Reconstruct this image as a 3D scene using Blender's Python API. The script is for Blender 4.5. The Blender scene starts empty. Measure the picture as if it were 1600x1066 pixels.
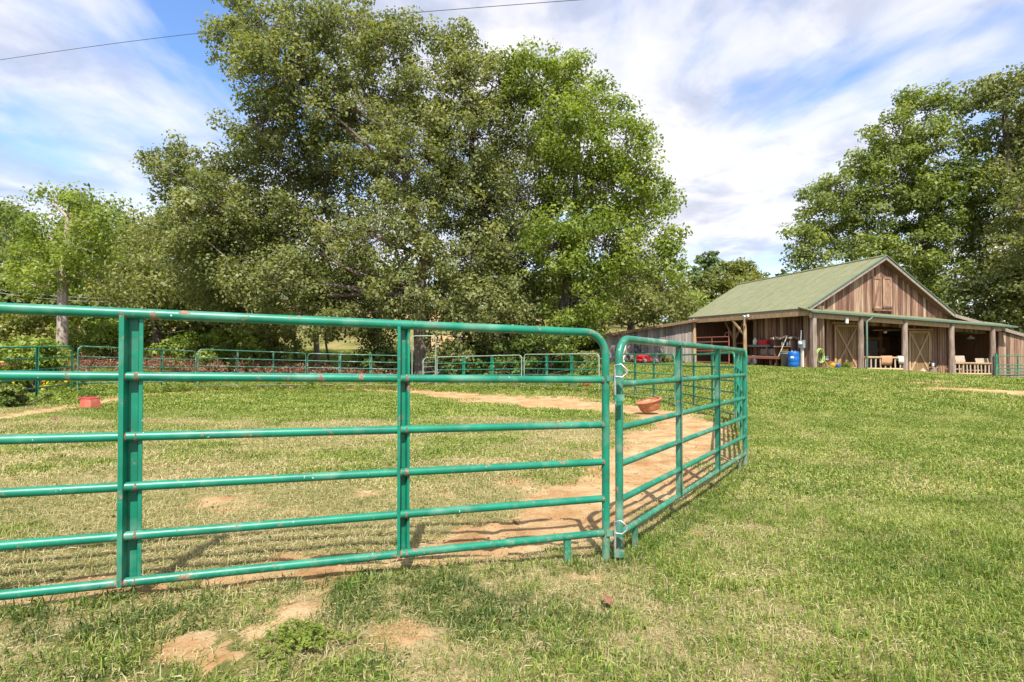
import bpy, bmesh, math, random
import numpy as np
from mathutils import Vector, Matrix, noise as mnoise

R = math.radians
S = bpy.context.scene
COL = S.collection
random.seed(7)
rng = np.random.default_rng(7)

# ------------------------------------------------------------------ camera
PITCH, F, CZ = 0.77, 20.0/36*1600, 1.4
cd = bpy.data.cameras.new('camera'); cd.lens = 20; cd.sensor_width = 36
cd.clip_start = .05; cd.clip_end = 3000
cam = bpy.data.objects.new('camera', cd); COL.objects.link(cam)
cam.location = (0, 0, CZ); cam.rotation_euler = (R(90+PITCH), 0, 0)
S.camera = cam

# ------------------------------------------------------------------ light
SUN_EL, SUN_TO = 54.0, (0.06, -1.0)          # horizontal direction towards the sun
W = bpy.data.worlds.new('World'); S.world = W; W.use_nodes = True
nt = W.node_tree; nt.nodes.clear()
N = nt.nodes.new; L = nt.links.new
out = N('ShaderNodeOutputWorld'); bg = N('ShaderNodeBackground'); bg.inputs['Strength'].default_value = .135
sky = N('ShaderNodeTexSky'); sky.sky_type = 'NISHITA'; sky.sun_disc = False
sky.sun_elevation = R(SUN_EL); sky.sun_rotation = math.atan2(SUN_TO[0], SUN_TO[1])
sky.air_density = 1.0; sky.dust_density = .4; sky.ozone_density = 2.0
tc = N('ShaderNodeTexCoord'); sep = N('ShaderNodeSeparateXYZ'); L(tc.outputs['Generated'], sep.inputs[0])
def M(op, a, b=None, c=None):
    n = N('ShaderNodeMath'); n.operation = op
    for i, v in enumerate((a, b, c)):
        if v is None: continue
        if isinstance(v, (int, float)): n.inputs[i].default_value = v
        else: L(v, n.inputs[i])
    return n.outputs[0]
zz = M('ADD', M('MAXIMUM', sep.outputs['Z'], 0.0), .13)
cx = M('DIVIDE', sep.outputs['X'], zz); cy = M('DIVIDE', sep.outputs['Y'], zz)
def cloud_noise(sx, sy, ox, oy, scale, detail, rough, dist):
    cb = N('ShaderNodeCombineXYZ')
    L(M('ADD', M('MULTIPLY', cx, sx), ox), cb.inputs[0]); L(M('ADD', M('MULTIPLY', cy, sy), oy), cb.inputs[1])
    t = N('ShaderNodeTexNoise'); t.inputs['Scale'].default_value = scale; t.inputs['Detail'].default_value = detail
    t.inputs['Roughness'].default_value = rough; t.inputs['Distortion'].default_value = dist
    L(cb.outputs[0], t.inputs['Vector']); return t.outputs['Fac']
n1 = cloud_noise(.8, .40, 15.7, 7.7, 1.25, 6, .55, .6)
n2 = M('ADD', M('MULTIPLY', cloud_noise(.9, .62, 9.4, 5.2, 1.8, 5, .5, .4), .6), M('MULTIPLY', cloud_noise(1.2, 1.0, 2.4, 8.2, 4.2, 5, .55, .5), .4))
def ramp(fac, stops):
    r = N('ShaderNodeValToRGB'); e = r.color_ramp.elements
    while len(e) < len(stops): e.new(.5)
    for i, (p, c) in enumerate(stops): e[i].position = p; e[i].color = (*c, 1)
    L(fac, r.inputs[0]); return r.outputs[0]
cov = ramp(n1, [(.345, (.0,)*3), (.47, (.74,)*3), (.60, (1, 1, 1))])
ccol = ramp(n2, [(.34, (.44, .49, .62)), (.45, (.62, .65, .76)), (.53, (.86, .85, .89)), (.62, (1., .97, .97))])
sc = N('ShaderNodeVectorMath'); sc.operation = 'SCALE'; sc.inputs['Scale'].default_value = 4.8; L(ccol, sc.inputs[0])
sat = N('ShaderNodeHueSaturation'); sat.inputs['Hue'].default_value = .507; sat.inputs['Saturation'].default_value = 1.15; sat.inputs['Value'].default_value = 1.15
L(sky.outputs[0], sat.inputs['Color'])
mx = N('ShaderNodeMix'); mx.data_type = 'RGBA'
L(cov, mx.inputs['Factor']); L(sat.outputs[0], mx.inputs['A']); L(sc.outputs[0], mx.inputs['B'])
L(mx.outputs['Result'], bg.inputs['Color']); L(bg.outputs[0], out.inputs['Surface'])

sd = bpy.data.lights.new('sun', 'SUN'); sd.energy = 4.3; sd.angle = R(.6); sd.color = (1, .95, .86)
sun = bpy.data.objects.new('sun', sd); COL.objects.link(sun); sun.location = (0, -20, 40)
tosun = Vector((SUN_TO[0], SUN_TO[1], 0)).normalized()*math.cos(R(SUN_EL)) + Vector((0, 0, math.sin(R(SUN_EL))))
sun.rotation_euler = tosun.to_track_quat('Z', 'Y').to_euler()
S.view_settings.view_transform = 'Standard'; S.view_settings.look = 'None'
S.view_settings.exposure = .90; S.view_settings.gamma = 1; S.view_settings.use_curve_mapping = False

# ------------------------------------------------------------------ helpers
cp, sp = math.cos(R(PITCH)), math.sin(R(PITCH))
def ray(px, py):
    x, y = (px-800)/F, (533-py)/F
    return Vector((x, cp - y*sp, sp + y*cp))
def at(px, py, Y):
    d = ray(px, py); d = d*(Y/d.y); return Vector((d.x, d.y, d.z+CZ))

class MB:
    """collects geometry for ONE mesh object"""
    def __init__(s): s.v = []; s.f = []; s.sm = []
    def add(s, vs, fs, smooth=False):
        o = len(s.v); s.v += [tuple(v) for v in vs]; s.f += [tuple(i+o for i in f) for f in fs]; s.sm += [smooth]*len(fs)
    def box(s, c, size, rot=None):
        hx, hy, hz = size[0]/2, size[1]/2, size[2]/2
        vs = [Vector((x, y, z)) for z in (-hz, hz) for x, y in ((-hx, -hy), (hx, -hy), (hx, hy), (-hx, hy))]
        if rot is not None: vs = [rot @ v for v in vs]
        s.add([v+Vector(c) for v in vs], [(3, 2, 1, 0), (4, 5, 6, 7), (0, 1, 5, 4), (1, 2, 6, 5), (2, 3, 7, 6), (3, 0, 4, 7)])
        return s
    def bar(s, a, b, w, h, up=(0, 0, 1)):
        a, b = Vector(a), Vector(b); d = (b-a); l = d.length; d.normalize()
        side = d.cross(Vector(up))
        if side.length < 1e-4: side = Vector((1, 0, 0))
        side.normalize(); u = side.cross(d)
        return s.box((a+b)/2, (w, l, h), Matrix((side, d, u)).transposed())
    def tube(s, pts, r, n=10, caps=True):
        pts = [Vector(p) for p in pts]; rs = r if isinstance(r, (list, tuple)) else [r]*len(pts)
        vs = []; ref = None
        for i, p in enumerate(pts):
            a = pts[max(0, i-1)]; b = pts[min(len(pts)-1, i+1)]; t = (b-a).normalized()
            if ref is None: ref = Vector((0, 0, 1)) if abs(t.z) < .9 else Vector((1, 0, 0))
            x = ref - t*ref.dot(t)
            if x.length < 1e-5: x = t.orthogonal()
            x.normalize(); ref = x; y = t.cross(x)
            vs += [p + (x*math.cos(k*2*math.pi/n) + y*math.sin(k*2*math.pi/n))*rs[i] for k in range(n)]
        fs = [(i*n+k, i*n+(k+1) % n, (i+1)*n+(k+1) % n, (i+1)*n+k) for i in range(len(pts)-1) for k in range(n)]
        s.add(vs, fs, True)
        if caps:
            s.add(vs[:n], [tuple(range(n))[::-1]]); s.add(vs[-n:], [tuple(range(n))])
        return s
    def lathe(s, prof, c=(0, 0, 0), n=20, rot=None, smooth=True):
        vs = [Vector((r*math.cos(k*2*math.pi/n), r*math.sin(k*2*math.pi/n), z)) for r, z in prof for k in range(n)]
        if rot is not None: vs = [rot @ v for v in vs]
        vs = [v+Vector(c) for v in vs]
        s.add(vs, [(i*n+k, i*n+(k+1) % n, (i+1)*n+(k+1) % n, (i+1)*n+k) for i in range(len(prof)-1) for k in range(n)], smooth)
        return s
    def prism(s, poly, d):
        """poly: 3D outline, extruded by vector d"""
        n = len(poly); d = Vector(d); a = [Vector(p) for p in poly]
        s.add(a+[p+d for p in a], [tuple(range(n))[::-1], tuple(range(n, 2*n))]+[(i, (i+1) % n, n+(i+1) % n, n+i) for i in range(n)])
        return s
    def mesh(s, name):
        m = bpy.data.meshes.new(name); m.from_pydata(s.v, [], s.f); m.polygons.foreach_set('use_smooth', s.sm); m.update(); return m
    def build(s, name, mat=None, parent=None, bevel=0, fixn=True):
        m = s.mesh(name)
        if fixn:
            b = bmesh.new(); b.from_mesh(m); bmesh.ops.recalc_face_normals(b, faces=b.faces); b.to_mesh(m); b.free()
        o = bpy.data.objects.new(name, m); COL.objects.link(o)
        if mat: m.materials.append(mat)
        if parent: o.parent = parent
        if bevel:
            md = o.modifiers.new('bevel', 'BEVEL'); md.width = bevel; md.segments = 2; md.limit_method = 'ANGLE'
        return o
def tag(o, label=None, cat=None, group=None, kind=None):
    if label: o['label'] = label
    if cat: o['category'] = cat
    if group: o['group'] = group
    if kind: o['kind'] = kind
    return o
def thing(name, label, cat, loc=(0, 0, 0), rz=0, group=None):
    o = bpy.data.objects.new(name, None); COL.objects.link(o); o.empty_display_size = .2
    o.location = loc; o.rotation_euler = (0, 0, rz)
    return tag(o, label, cat, group)

# ------------------------------------------------------------------ materials
def mat(name, stops, rough=.7, scale=(6, 6, 6), detail=5, bump=0., bscale=None, objrand=0., metallic=0., spec=.5, attr=None, dist=0., nrough=.6):
    m = bpy.data.materials.new(name); m.use_nodes = True; t = m.node_tree; n = t.nodes; l = t.links
    b = n['Principled BSDF']; b.inputs['Roughness'].default_value = rough; b.inputs['Metallic'].default_value = metallic
    b.inputs['Specular IOR Level'].default_value = spec
    g = n.new('ShaderNodeNewGeometry'); mp = n.new('ShaderNodeMapping'); mp.inputs['Scale'].default_value = scale
    l.new(g.outputs['Position'], mp.inputs['Vector'])
    tx = n.new('ShaderNodeTexNoise'); tx.inputs['Scale'].default_value = 1; tx.inputs['Detail'].default_value = detail
    tx.inputs['Roughness'].default_value = nrough; tx.inputs['Distortion'].default_value = dist
    l.new(mp.outputs[0], tx.inputs['Vector'])
    fac = tx.outputs['Fac']
    if objrand or attr:
        if attr:
            oi = n.new('ShaderNodeAttribute'); oi.attribute_name = attr; src = oi.outputs['Fac']; amt = objrand or 1
        else:
            oi = n.new('ShaderNodeObjectInfo'); src = oi.outputs['Random']; amt = objrand
        ma = n.new('ShaderNodeMath'); ma.operation = 'MULTIPLY_ADD'; l.new(src, ma.inputs[0]); ma.inputs[1].default_value = amt
        l.new(fac, ma.inputs[2])
        mb = n.new('ShaderNodeMath'); mb.operation = 'SUBTRACT'; l.new(ma.outputs[0], mb.inputs[0]); mb.inputs[1].default_value = amt/2
        fac = mb.outputs[0]
    r = n.new('ShaderNodeValToRGB'); e = r.color_ramp.elements
    while len(e) < len(stops): e.new(.5)
    for i, (p, c) in enumerate(stops): e[i].position = p; e[i].color = (*c, 1)
    l.new(fac, r.inputs[0]); l.new(r.outputs[0], b.inputs['Base Color'])
    if bump:
        t2 = n.new('ShaderNodeTexNoise'); t2.inputs['Scale'].default_value = 1; t2.inputs['Detail'].default_value = 6
        m2 = n.new('ShaderNodeMapping'); m2.inputs['Scale'].default_value = bscale or tuple(3*q for q in scale)
        l.new(g.outputs['Position'], m2.inputs['Vector']); l.new(m2.outputs[0], t2.inputs['Vector'])
        bp = n.new('ShaderNodeBump'); bp.inputs['Strength'].default_value = bump; bp.inputs['Distance'].default_value = .02
        l.new(t2.outputs['Fac'], bp.inputs['Height']); l.new(bp.outputs[0], b.inputs['Normal'])
    return m
def plain(name, c, rough=.6, var=.25, **k):
    return mat(name, [(.3, tuple(x*(1-var) for x in c)), (.7, tuple(min(1, x*(1+var*.6)) for x in c))], rough, **k)
def leafmat(name, stops, trans=.35, rough=.45, spec=.35, posvar=.35, posscale=.45):
    """stops are looked up with the leaf's own tint plus a soft variation from clump to clump"""
    m = bpy.data.materials.new(name); m.use_nodes = True; t = m.node_tree; n = t.nodes; l = t.links
    b = n['Principled BSDF']; b.inputs['Roughness'].default_value = rough; b.inputs['Specular IOR Level'].default_value = spec
    a = n.new('ShaderNodeAttribute'); a.attribute_name = 'tint'
    g = n.new('ShaderNodeNewGeometry'); tx = n.new('ShaderNodeTexNoise'); tx.inputs['Scale'].default_value = posscale; tx.inputs['Detail'].default_value = 3
    l.new(g.outputs['Position'], tx.inputs['Vector'])
    ma = n.new('ShaderNodeMath'); ma.operation = 'MULTIPLY_ADD'; l.new(tx.outputs['Fac'], ma.inputs[0]); ma.inputs[1].default_value = posvar*2
    l.new(a.outputs['Fac'], ma.inputs[2])
    mb = n.new('ShaderNodeMath'); mb.operation = 'SUBTRACT'; l.new(ma.outputs[0], mb.inputs[0]); mb.inputs[1].default_value = posvar
    r = n.new('ShaderNodeValToRGB'); e = r.color_ramp.elements
    while len(e) < len(stops): e.new(.5)
    for i, (p, c) in enumerate(stops): e[i].position = p; e[i].color = (*c, 1)
    l.new(mb.outputs[0], r.inputs[0]); l.new(r.outputs[0], b.inputs['Base Color'])
    tr = n.new('ShaderNodeBsdfTranslucent'); mc = n.new('ShaderNodeMix'); mc.data_type = 'RGBA'; mc.blend_type = 'MULTIPLY'
    mc.inputs['Factor'].default_value = 1; l.new(r.outputs[0], mc.inputs['A']); mc.inputs['B'].default_value = (1.5, 1.5, .5, 1)
    l.new(mc.outputs['Result'], tr.inputs['Color'])
    ms = n.new('ShaderNodeMixShader'); ms.inputs[0].default_value = trans
    l.new(b.outputs[0], ms.inputs[1]); l.new(tr.outputs[0], ms.inputs[2]); l.new(ms.outputs[0], n['Material Output'].inputs['Surface'])
    return m

MT = {}
def green_paint(name, base, wear, rust_lo):
    m = bpy.data.materials.new(name); m.use_nodes = True; t = m.node_tree; n = t.nodes; l = t.links
    b = n['Principled BSDF']; b.inputs['Roughness'].default_value = .36; b.inputs['Specular IOR Level'].default_value = .5
    g = n.new('ShaderNodeNewGeometry')
    def nz(s, d=4, r=.6):
        x = n.new('ShaderNodeTexNoise'); x.inputs['Scale'].default_value = s; x.inputs['Detail'].default_value = d; x.inputs['Roughness'].default_value = r
        l.new(g.outputs['Position'], x.inputs['Vector']); return x.outputs['Fac']
    def rp(f, stops):
        r = n.new('ShaderNodeValToRGB'); e = r.color_ramp.elements
        while len(e) < len(stops): e.new(.5)
        for i, (p, c) in enumerate(stops): e[i].position = p; e[i].color = (*c, 1)
        l.new(f, r.inputs[0]); return r.outputs[0]
    def mix(f, a, bb):
        x = n.new('ShaderNodeMix'); x.data_type = 'RGBA'; l.new(f, x.inputs['Factor'])
        for s_, v in (('A', a), ('B', bb)):
            if isinstance(v, tuple): x.inputs[s_].default_value = (*v, 1)
            else: l.new(v, x.inputs[s_])
        return x.outputs['Result']
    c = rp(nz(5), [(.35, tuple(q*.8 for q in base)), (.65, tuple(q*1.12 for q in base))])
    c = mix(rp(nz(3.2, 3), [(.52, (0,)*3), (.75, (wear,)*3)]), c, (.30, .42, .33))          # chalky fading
    chips = rp(nz(38, 2), [(.735, (0,)*3), (.75, (1,)*3)])
    c = mix(chips, c, (.62, .66, .60))
    rust = rp(nz(11, 6, .7), [(rust_lo, (0,)*3), (rust_lo+.05, (1,)*3)])
    c = mix(rust, c, rp(nz(60), [(.3, (.16, .075, .045)), (.7, (.34, .19, .13))]))
    # splashed soil low on the pipes
    sx_ = n.new('ShaderNodeSeparateXYZ'); l.new(g.outputs['Position'], sx_.inputs[0])
    mz = n.new('ShaderNodeMath'); mz.operation = 'MULTIPLY_ADD'; l.new(sx_.outputs['Z'], mz.inputs[0]); mz.inputs[1].default_value = -.55; l.new(nz(24, 7, .75), mz.inputs[2])
    c = mix(rp(mz.outputs[0], [(.52, (0,)*3), (.72, (.6,)*3)]), c, (.36, .25, .16))
    l.new(c, b.inputs['Base Color'])
    rr = n.new('ShaderNodeMath'); rr.operation = 'MULTIPLY_ADD'; l.new(rust, rr.inputs[0]); rr.inputs[1].default_value = .45; rr.inputs[2].default_value = .40
    l.new(rr.outputs[0], b.inputs['Roughness'])
    bp = n.new('ShaderNodeBump'); bp.inputs['Strength'].default_value = .15; bp.inputs['Distance'].default_value = .003
    l.new(nz(45, 5), bp.inputs['Height']); l.new(bp.outputs[0], b.inputs['Normal'])
    return m
MT['green'] = green_paint('green_paint', (.005, .19, .112), .38, .60)
MT['greenworn'] = green_paint('worn_green_paint', (.012, .175, .108), .75, .59)
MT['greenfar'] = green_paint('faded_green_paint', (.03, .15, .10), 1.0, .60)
MT['pale'] = green_paint('pale_worn_paint', (.25, .34, .27), .9, .60)
MT['weldrust'] = mat('weld_rust', [(.35, (.008, .14, .085)), (.5, (.15, .09, .06)), (.65, (.30, .17, .11))], .75, (40, 40, 40), 5, .4)
MT['galv'] = plain('galvanised_steel', (.45, .44, .42), .5, .35, metallic=.6, scale=(30, 30, 30))
MT['rustred'] = plain('rust_red_paint', (.36, .12, .09), .6, .35, scale=(9, 9, 9))
MT['wood'] = mat('weathered_boards', [(.2, (.07, .035, .022)), (.40, (.17, .085, .055)), (.56, (.26, .145, .088)), (.72, (.36, .245, .16)), (.88, (.46, .37, .275))], .85, (16, 16, .9), 6, .5, (60, 60, 3), objrand=.5)
MT['woodgrey'] = mat('grey_boards', [(.2, (.11, .09, .08)), (.45, (.22, .185, .165)), (.62, (.31, .265, .24)), (.85, (.44, .39, .36))], .85, (16, 16, .9), 6, .5, (60, 60, 3), objrand=.4)
MT['wooddoor'] = mat('tan_door_boards', [(.2, (.09, .055, .028)), (.45, (.20, .125, .058)), (.65, (.29, .19, .09)), (.85, (.38, .27, .15))], .8, (14, 14, .8), 6, .4, (60, 60, 3), objrand=.35)
MT['railwood'] = plain('peeled_pole', (.46, .36, .26), .8, .2, scale=(8, 8, 2))
MT['pad'] = plain('tan_pad', (.42, .34, .25), .95, .15)
MT['timber'] = mat('pale_timber', [(.25, (.30, .19, .10)), (.7, (.50, .35, .2))], .8, (9, 9, 2), 5, .3, objrand=.3)
MT['log'] = mat('log_post', [(.25, (.13, .085, .062)), (.5, (.23, .165, .125)), (.75, (.37, .30, .25))], .85, (9, 9, 1.6), 6, .6, objrand=.2)
MT['dark'] = plain('dark_inside', (.035, .025, .02), .9)
MT['darkwood'] = plain('dark_timber', (.19, .105, .06), .85, .4, scale=(14, 14, 1))
MT['corr'] = plain('corrugated_zinc', (.36, .38, .40), .45, .2, metallic=.4)
MT['roof'] = mat('green_roof_sheet', [(.25, (.14, .148, .068)), (.5, (.175, .182, .088)), (.75, (.21, .208, .115))], .6, (2.2, 2.2, 2.2), 6, objrand=.06)
MT['greentrim'] = plain('green_gutter', (.09, .155, .115), .5, .2)
MT['greytrim'] = plain('grey_fascia', (.28, .225, .175), .85, .3)
MT['white'] = plain('white_plastic', (.75, .74, .72), .5, .1)
MT['black'] = plain('black_rubber', (.02, .02, .022), .7, .3)
MT['tyre'] = plain('dusty_tyre', (.16, .14, .12), .9, .3, scale=(14, 14, 14))
MT['red'] = plain('red_mower_paint', (.55, .02, .03), .35, .2)
MT['pink'] = mat('faded_red_plastic', [(.3, (.42, .075, .055)), (.6, (.50, .14, .09)), (.8, (.45, .26, .17))], .5, (5, 5, 5), 4)
MT['pinktop'] = plain('red_plastic', (.46, .035, .05), .5, .2)
MT['terra'] = mat('terracotta', [(.25, (.34, .095, .045)), (.5, (.43, .16, .075)), (.75, (.48, .29, .17))], .65, (7, 7, 14), 5, objrand=0)
MT['blue'] = plain('blue_plastic', (.008, .12, .42), .4, .15)
MT['yellow'] = plain('ochre_plastic', (.50, .30, .04), .5, .2)
MT['greyp'] = plain('grey_plastic', (.17, .17, .18), .6, .2)
MT['hose'] = plain('green_hose', (.30, .42, .12), .5, .2)
MT['blanket'] = plain('rust_blanket', (.50, .25, .13), .95, .2, scale=(20, 20, 20))
MT['towel'] = plain('cream_cloth', (.66, .60, .50), .95, .15)
MT['wire'] = plain('black_cable', (.06, .075, .085), .6, .2)
MT['bark'] = mat('bark', [(.25, (.04, .03, .022)), (.5, (.095, .072, .055)), (.75, (.19, .155, .125))], .95, (7, 7, 1.6), 7, .8, (16, 16, 4))
MT['barkpale'] = mat('pale_bark', [(.25, (.17, .13, .10)), (.5, (.32, .26, .21)), (.75, (.45, .38, .32))], .95, (7, 7, 1.8), 7, .8, (16, 16, 4))
MT['barklt'] = mat('mid_bark', [(.25, (.06, .045, .033)), (.5, (.135, .105, .08)), (.75, (.25, .205, .165))], .95, (8, 8, 1.8), 7, .8, (16, 16, 4))
MT['leaf'] = leafmat('broad_leaves', [(.0, (.055, .072, .024)), (.3, (.12, .148, .048)), (.58, (.215, .238, .09)), (.82, (.33, .34, .15)), (1, (.43, .43, .25))], .42, .5, .3)
MT['leafbright'] = leafmat('bright_leaves', [(.0, (.06, .095, .015)), (.3, (.125, .185, .028)), (.58, (.23, .295, .055)), (.85, (.37, .41, .11)), (1, (.44, .46, .2))], .45, .5, .3)
MT['leafmid'] = leafmat('mid_green_leaves', [(.0, (.055, .08, .018)), (.3, (.115, .16, .034)), (.58, (.21, .26, .065)), (.85, (.34, .37, .12)), (1, (.43, .44, .22))], .42, .5, .3)
MT['leafolive'] = leafmat('olive_leaves', [(.0, (.08, .098, .03)), (.4, (.18, .205, .07)), (.7, (.29, .30, .115)), (1, (.40, .39, .2))], .4, .5, .25)
MT['leafdark'] = leafmat('dark_leaves', [(.0, (.04, .07, .014)), (.4, (.10, .15, .032)), (.7, (.17, .22, .055)), (1, (.27, .30, .1))], .35, .5, .25)
MT['leafpine'] = leafmat('pine_needles', [(.0, (.06, .10, .035)), (.5, (.13, .19, .07)), (1, (.22, .27, .11))], .25)
MT['leafyellow'] = leafmat('yellowing_leaves', [(.0, (.06, .08, .018)), (.4, (.15, .18, .04)), (.7, (.25, .25, .06)), (1, (.36, .33, .12))], .35)
MT['weed'] = leafmat('red_brown_weeds', [(.0, (.10, .045, .03)), (.5, (.22, .10, .065)), (1, (.34, .21, .13))], .2)
MT['flower'] = leafmat('yellow_flowers', [(.0, (.55, .33, .01)), (1, (.75, .50, .03))], .2)
MT['deadleaf'] = plain('dead_leaf', (.24, .11, .06), .8, .3, scale=(40, 40, 40))
MT['dung'] = plain('dark_soil_lump', (.055, .035, .025), .95, .4, scale=(40, 40, 40), bump=.6)

# ------------------------------------------------------------------ terrain height
BX, BY, BZ, BYAW = 15.9, 30.0, .39, 20.0
bu = Vector((math.cos(R(BYAW)), math.sin(R(BYAW)))); bv = Vector((-bu.y, bu.x))
def barn_xy(u, v): return (BX+bu.x*u+bv.x*v, BY+bu.y*u+bv.y*v)
ctrl = [(0, 0, 0), (3, 1, -.06), (-3, 1, .04), (3, 3, -.12), (-2.6, 2.4, .02)]
for px, py, Y in ((200, 932, 3.26), (640, 890, 3.8), (948, 882, 4.38), (972, 884, 4.45), (1168, 731, 8.4), (1150, 660, 13.6), (1056, 635, 19.2),
                  (936, 615, 24.8), (815, 608, 28.5), (683, 608, 30.8), (626, 608, 29.5), (481, 607, 28.2), (310, 611, 24), (122, 622, 19.2),
                  (-80, 642, 14.6)):
    p = at(px, py, Y); ctrl.append((p.x, p.y, p.z))
for u, v, z in ((0, 0, 0), (-1.5, 5, 0), (-1.5, 10, .02), (-7, 9, .1), (5, 0, -.2), (10, 0, -.5), (15, .5, -.8), (19, 0, -1.0), (6, 8, 0), (14, 10, -.4), (0, -5, -.12), (8, -6, -.55)):
    x, y = barn_xy(u, v); ctrl.append((x, y, BZ+z))
ctrl += [(-20, 44, .5), (-40, 58, 3.5), (0, 48, .9), (12, 60, 2.6), (-55, 35, 2.2), (45, 62, 1.8), (45, 30, -.7), (30, 10, -.6), (-30, 3, .2), (-28, 18, .1),
         (0, -20, .1), (30, -20, -.2), (-30, -20, .2), (-35, 100, 10), (10, 100, 7), (60, 100, 5), (-80, 70, 8), (-80, 0, 1), (80, 0, -1), (85, 60, 2), (14, 15, -.35), (8, 8, -.35)]
C = np.array(ctrl)
def _U(d2): return .5*d2*np.log(d2+1e-9)
nC = len(C); K = _U(((C[:, None, :2]-C[None, :, :2])**2).sum(-1)) + np.eye(nC)*4.0
P = np.c_[np.ones(nC), C[:, :2]]
A = np.block([[K, P], [P.T, np.zeros((3, 3))]]); TP = np.linalg.solve(A, np.r_[C[:, 2], 0, 0, 0])
def gz_np(x, y):
    x = np.asarray(x, float); y = np.asarray(y, float); sh = x.shape
    q = np.c_[np.clip(x.ravel(), -85, 85), np.clip(y.ravel(), -25, 100)]
    o = TP[nC]+TP[nC+1]*q[:, 0]+TP[nC+2]*q[:, 1]
    for i in range(0, len(q), 20000):
        s_ = q[i:i+20000]; o[i:i+20000] += _U(((s_[:, None, :]-C[None, :, :2])**2).sum(-1)) @ TP[:nC]
    return o.reshape(sh)
def gz(x, y): return float(gz_np(np.array([x]), np.array([y]))[0])
def gpx(px, py):
    """the ground point seen at a pixel of the photograph"""
    d = ray(px, py); t = 1.0
    for k in range(4000):
        p = d*t
        if p.z+CZ <= gz(p.x, p.y): break
        t *= 1.02
    a, b = t/1.02, t
    for k in range(14):
        m = (a+b)/2; p = d*m
        if p.z+CZ <= gz(p.x, p.y): b = m
        else: a = m
    p = d*b; return (p.x, p.y)
def seg_dist(x, y, pts):
    d = np.full(x.shape, 1e9)
    w = np.zeros(x.shape)
    for (x0, y0, w0), (x1, y1, w1) in zip(pts[:-1], pts[1:]):
        dx, dy = x1-x0, y1-y0; t = np.clip(((x-x0)*dx+(y-y0)*dy)/(dx*dx+dy*dy+1e-9), 0, 1)
        ww = w0+(w1-w0)*t
        dd = np.hypot(x-x0-t*dx, y-y0-t*dy)/ww
        d = np.minimum(d, dd)
    return d
def vnoise(x, y, s, seed):
    """value noise"""
    r = np.random.default_rng(seed).random((256, 256)); x = x*s+37.3; y = y*s+91.7
    xi = np.floor(x).astype(int); yi = np.floor(y).astype(int); fx = x-xi; fy = y-yi
    fx = fx*fx*(3-2*fx); fy = fy*fy*(3-2*fy); g = lambda i, j: r[i % 256, j % 256]
    return (g(xi, yi)*(1-fx)+g(xi+1, yi)*fx)*(1-fy)+(g(xi, yi+1)*(1-fx)+g(xi+1, yi+1)*fx)*fy
def fbm(x, y, s, seed, o=4):
    t = 0; a = .5; n_ = 0
    for k in range(o): t = t+a*vnoise(x, y, s*2**k, seed+k); n_ += a; a *= .55
    return t/n_
def band(pix): return [(*gpx(px, py), w) for px, py, w in pix]
TRACK = band([(600, 876, .16), (660, 868, .26), (740, 858, .40), (850, 838, .66), (950, 775, .85), (1020, 715, .9), (1070, 680, .95), (1085, 662, .95), (1020, 645, 1.1), (940, 636, 1.6), (860, 630, 2.3), (790, 626, 2.2), (700, 616, 1.5),
              (600, 607, 1.6), (500, 606, 1.2), (400, 607, .95), (300, 612, .75), (230, 618, .6), (150, 630, .5), (80, 641, .45), (0, 654, .42)])
DRIVE = band([(1440, 606, .35), (1520, 610, .5), (1610, 616, .8), (1750, 622, 1.)])
PATCH = [(*gpx(px, py), r) for px, py, r in ((455, 955, .16), (295, 966, .11), (640, 992, .17), (310, 1010, .18), (365, 1035, .1), (500, 905, .14), (240, 930, .13), (80, 930, .12), (150, 935, .1),
         (700, 870, .2), (930, 905, .12), (800, 968, .07), (590, 960, .07), (1080, 832, .1), (420, 935, .08), (400, 990, .1), (1430, 598, .5), (1470, 597, .5), (1360, 592, .5), (900, 900, .09))]
FENCELINE = band([(0, 940, .18), (200, 925, .2), (420, 900, .16), (640, 872, .16), (800, 855, .25), (905, 850, .2)])
DRYS = band([(1185, 640, .5), (1300, 700, .3), (1450, 760, .25), (1600, 800, .22)])
PEN = np.array([gpx(*p) for p in ((-380, 935), (200, 915), (640, 872), (950, 868), (1168, 722), (1148, 650), (1054, 630), (935, 612), (815, 606), (683, 606), (626, 606), (481, 605), (306, 610), (118, 620), (-80, 640), (-700, 760))])
def inpoly(x, y, poly):
    c = np.zeros(x.shape, bool); j = len(poly)-1
    for i in range(len(poly)):
        xi, yi = poly[i]; xj, yj = poly[j]
        c ^= ((yi > y) != (yj > y)) & (x < (xj-xi)*(y-yi)/(yj-yi+1e-12)+xi); j = i
    return c
sst = lambda a, b, t: (lambda q: q*q*(3-2*q))(np.clip((t-a)/(b-a), 0, 1))
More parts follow.
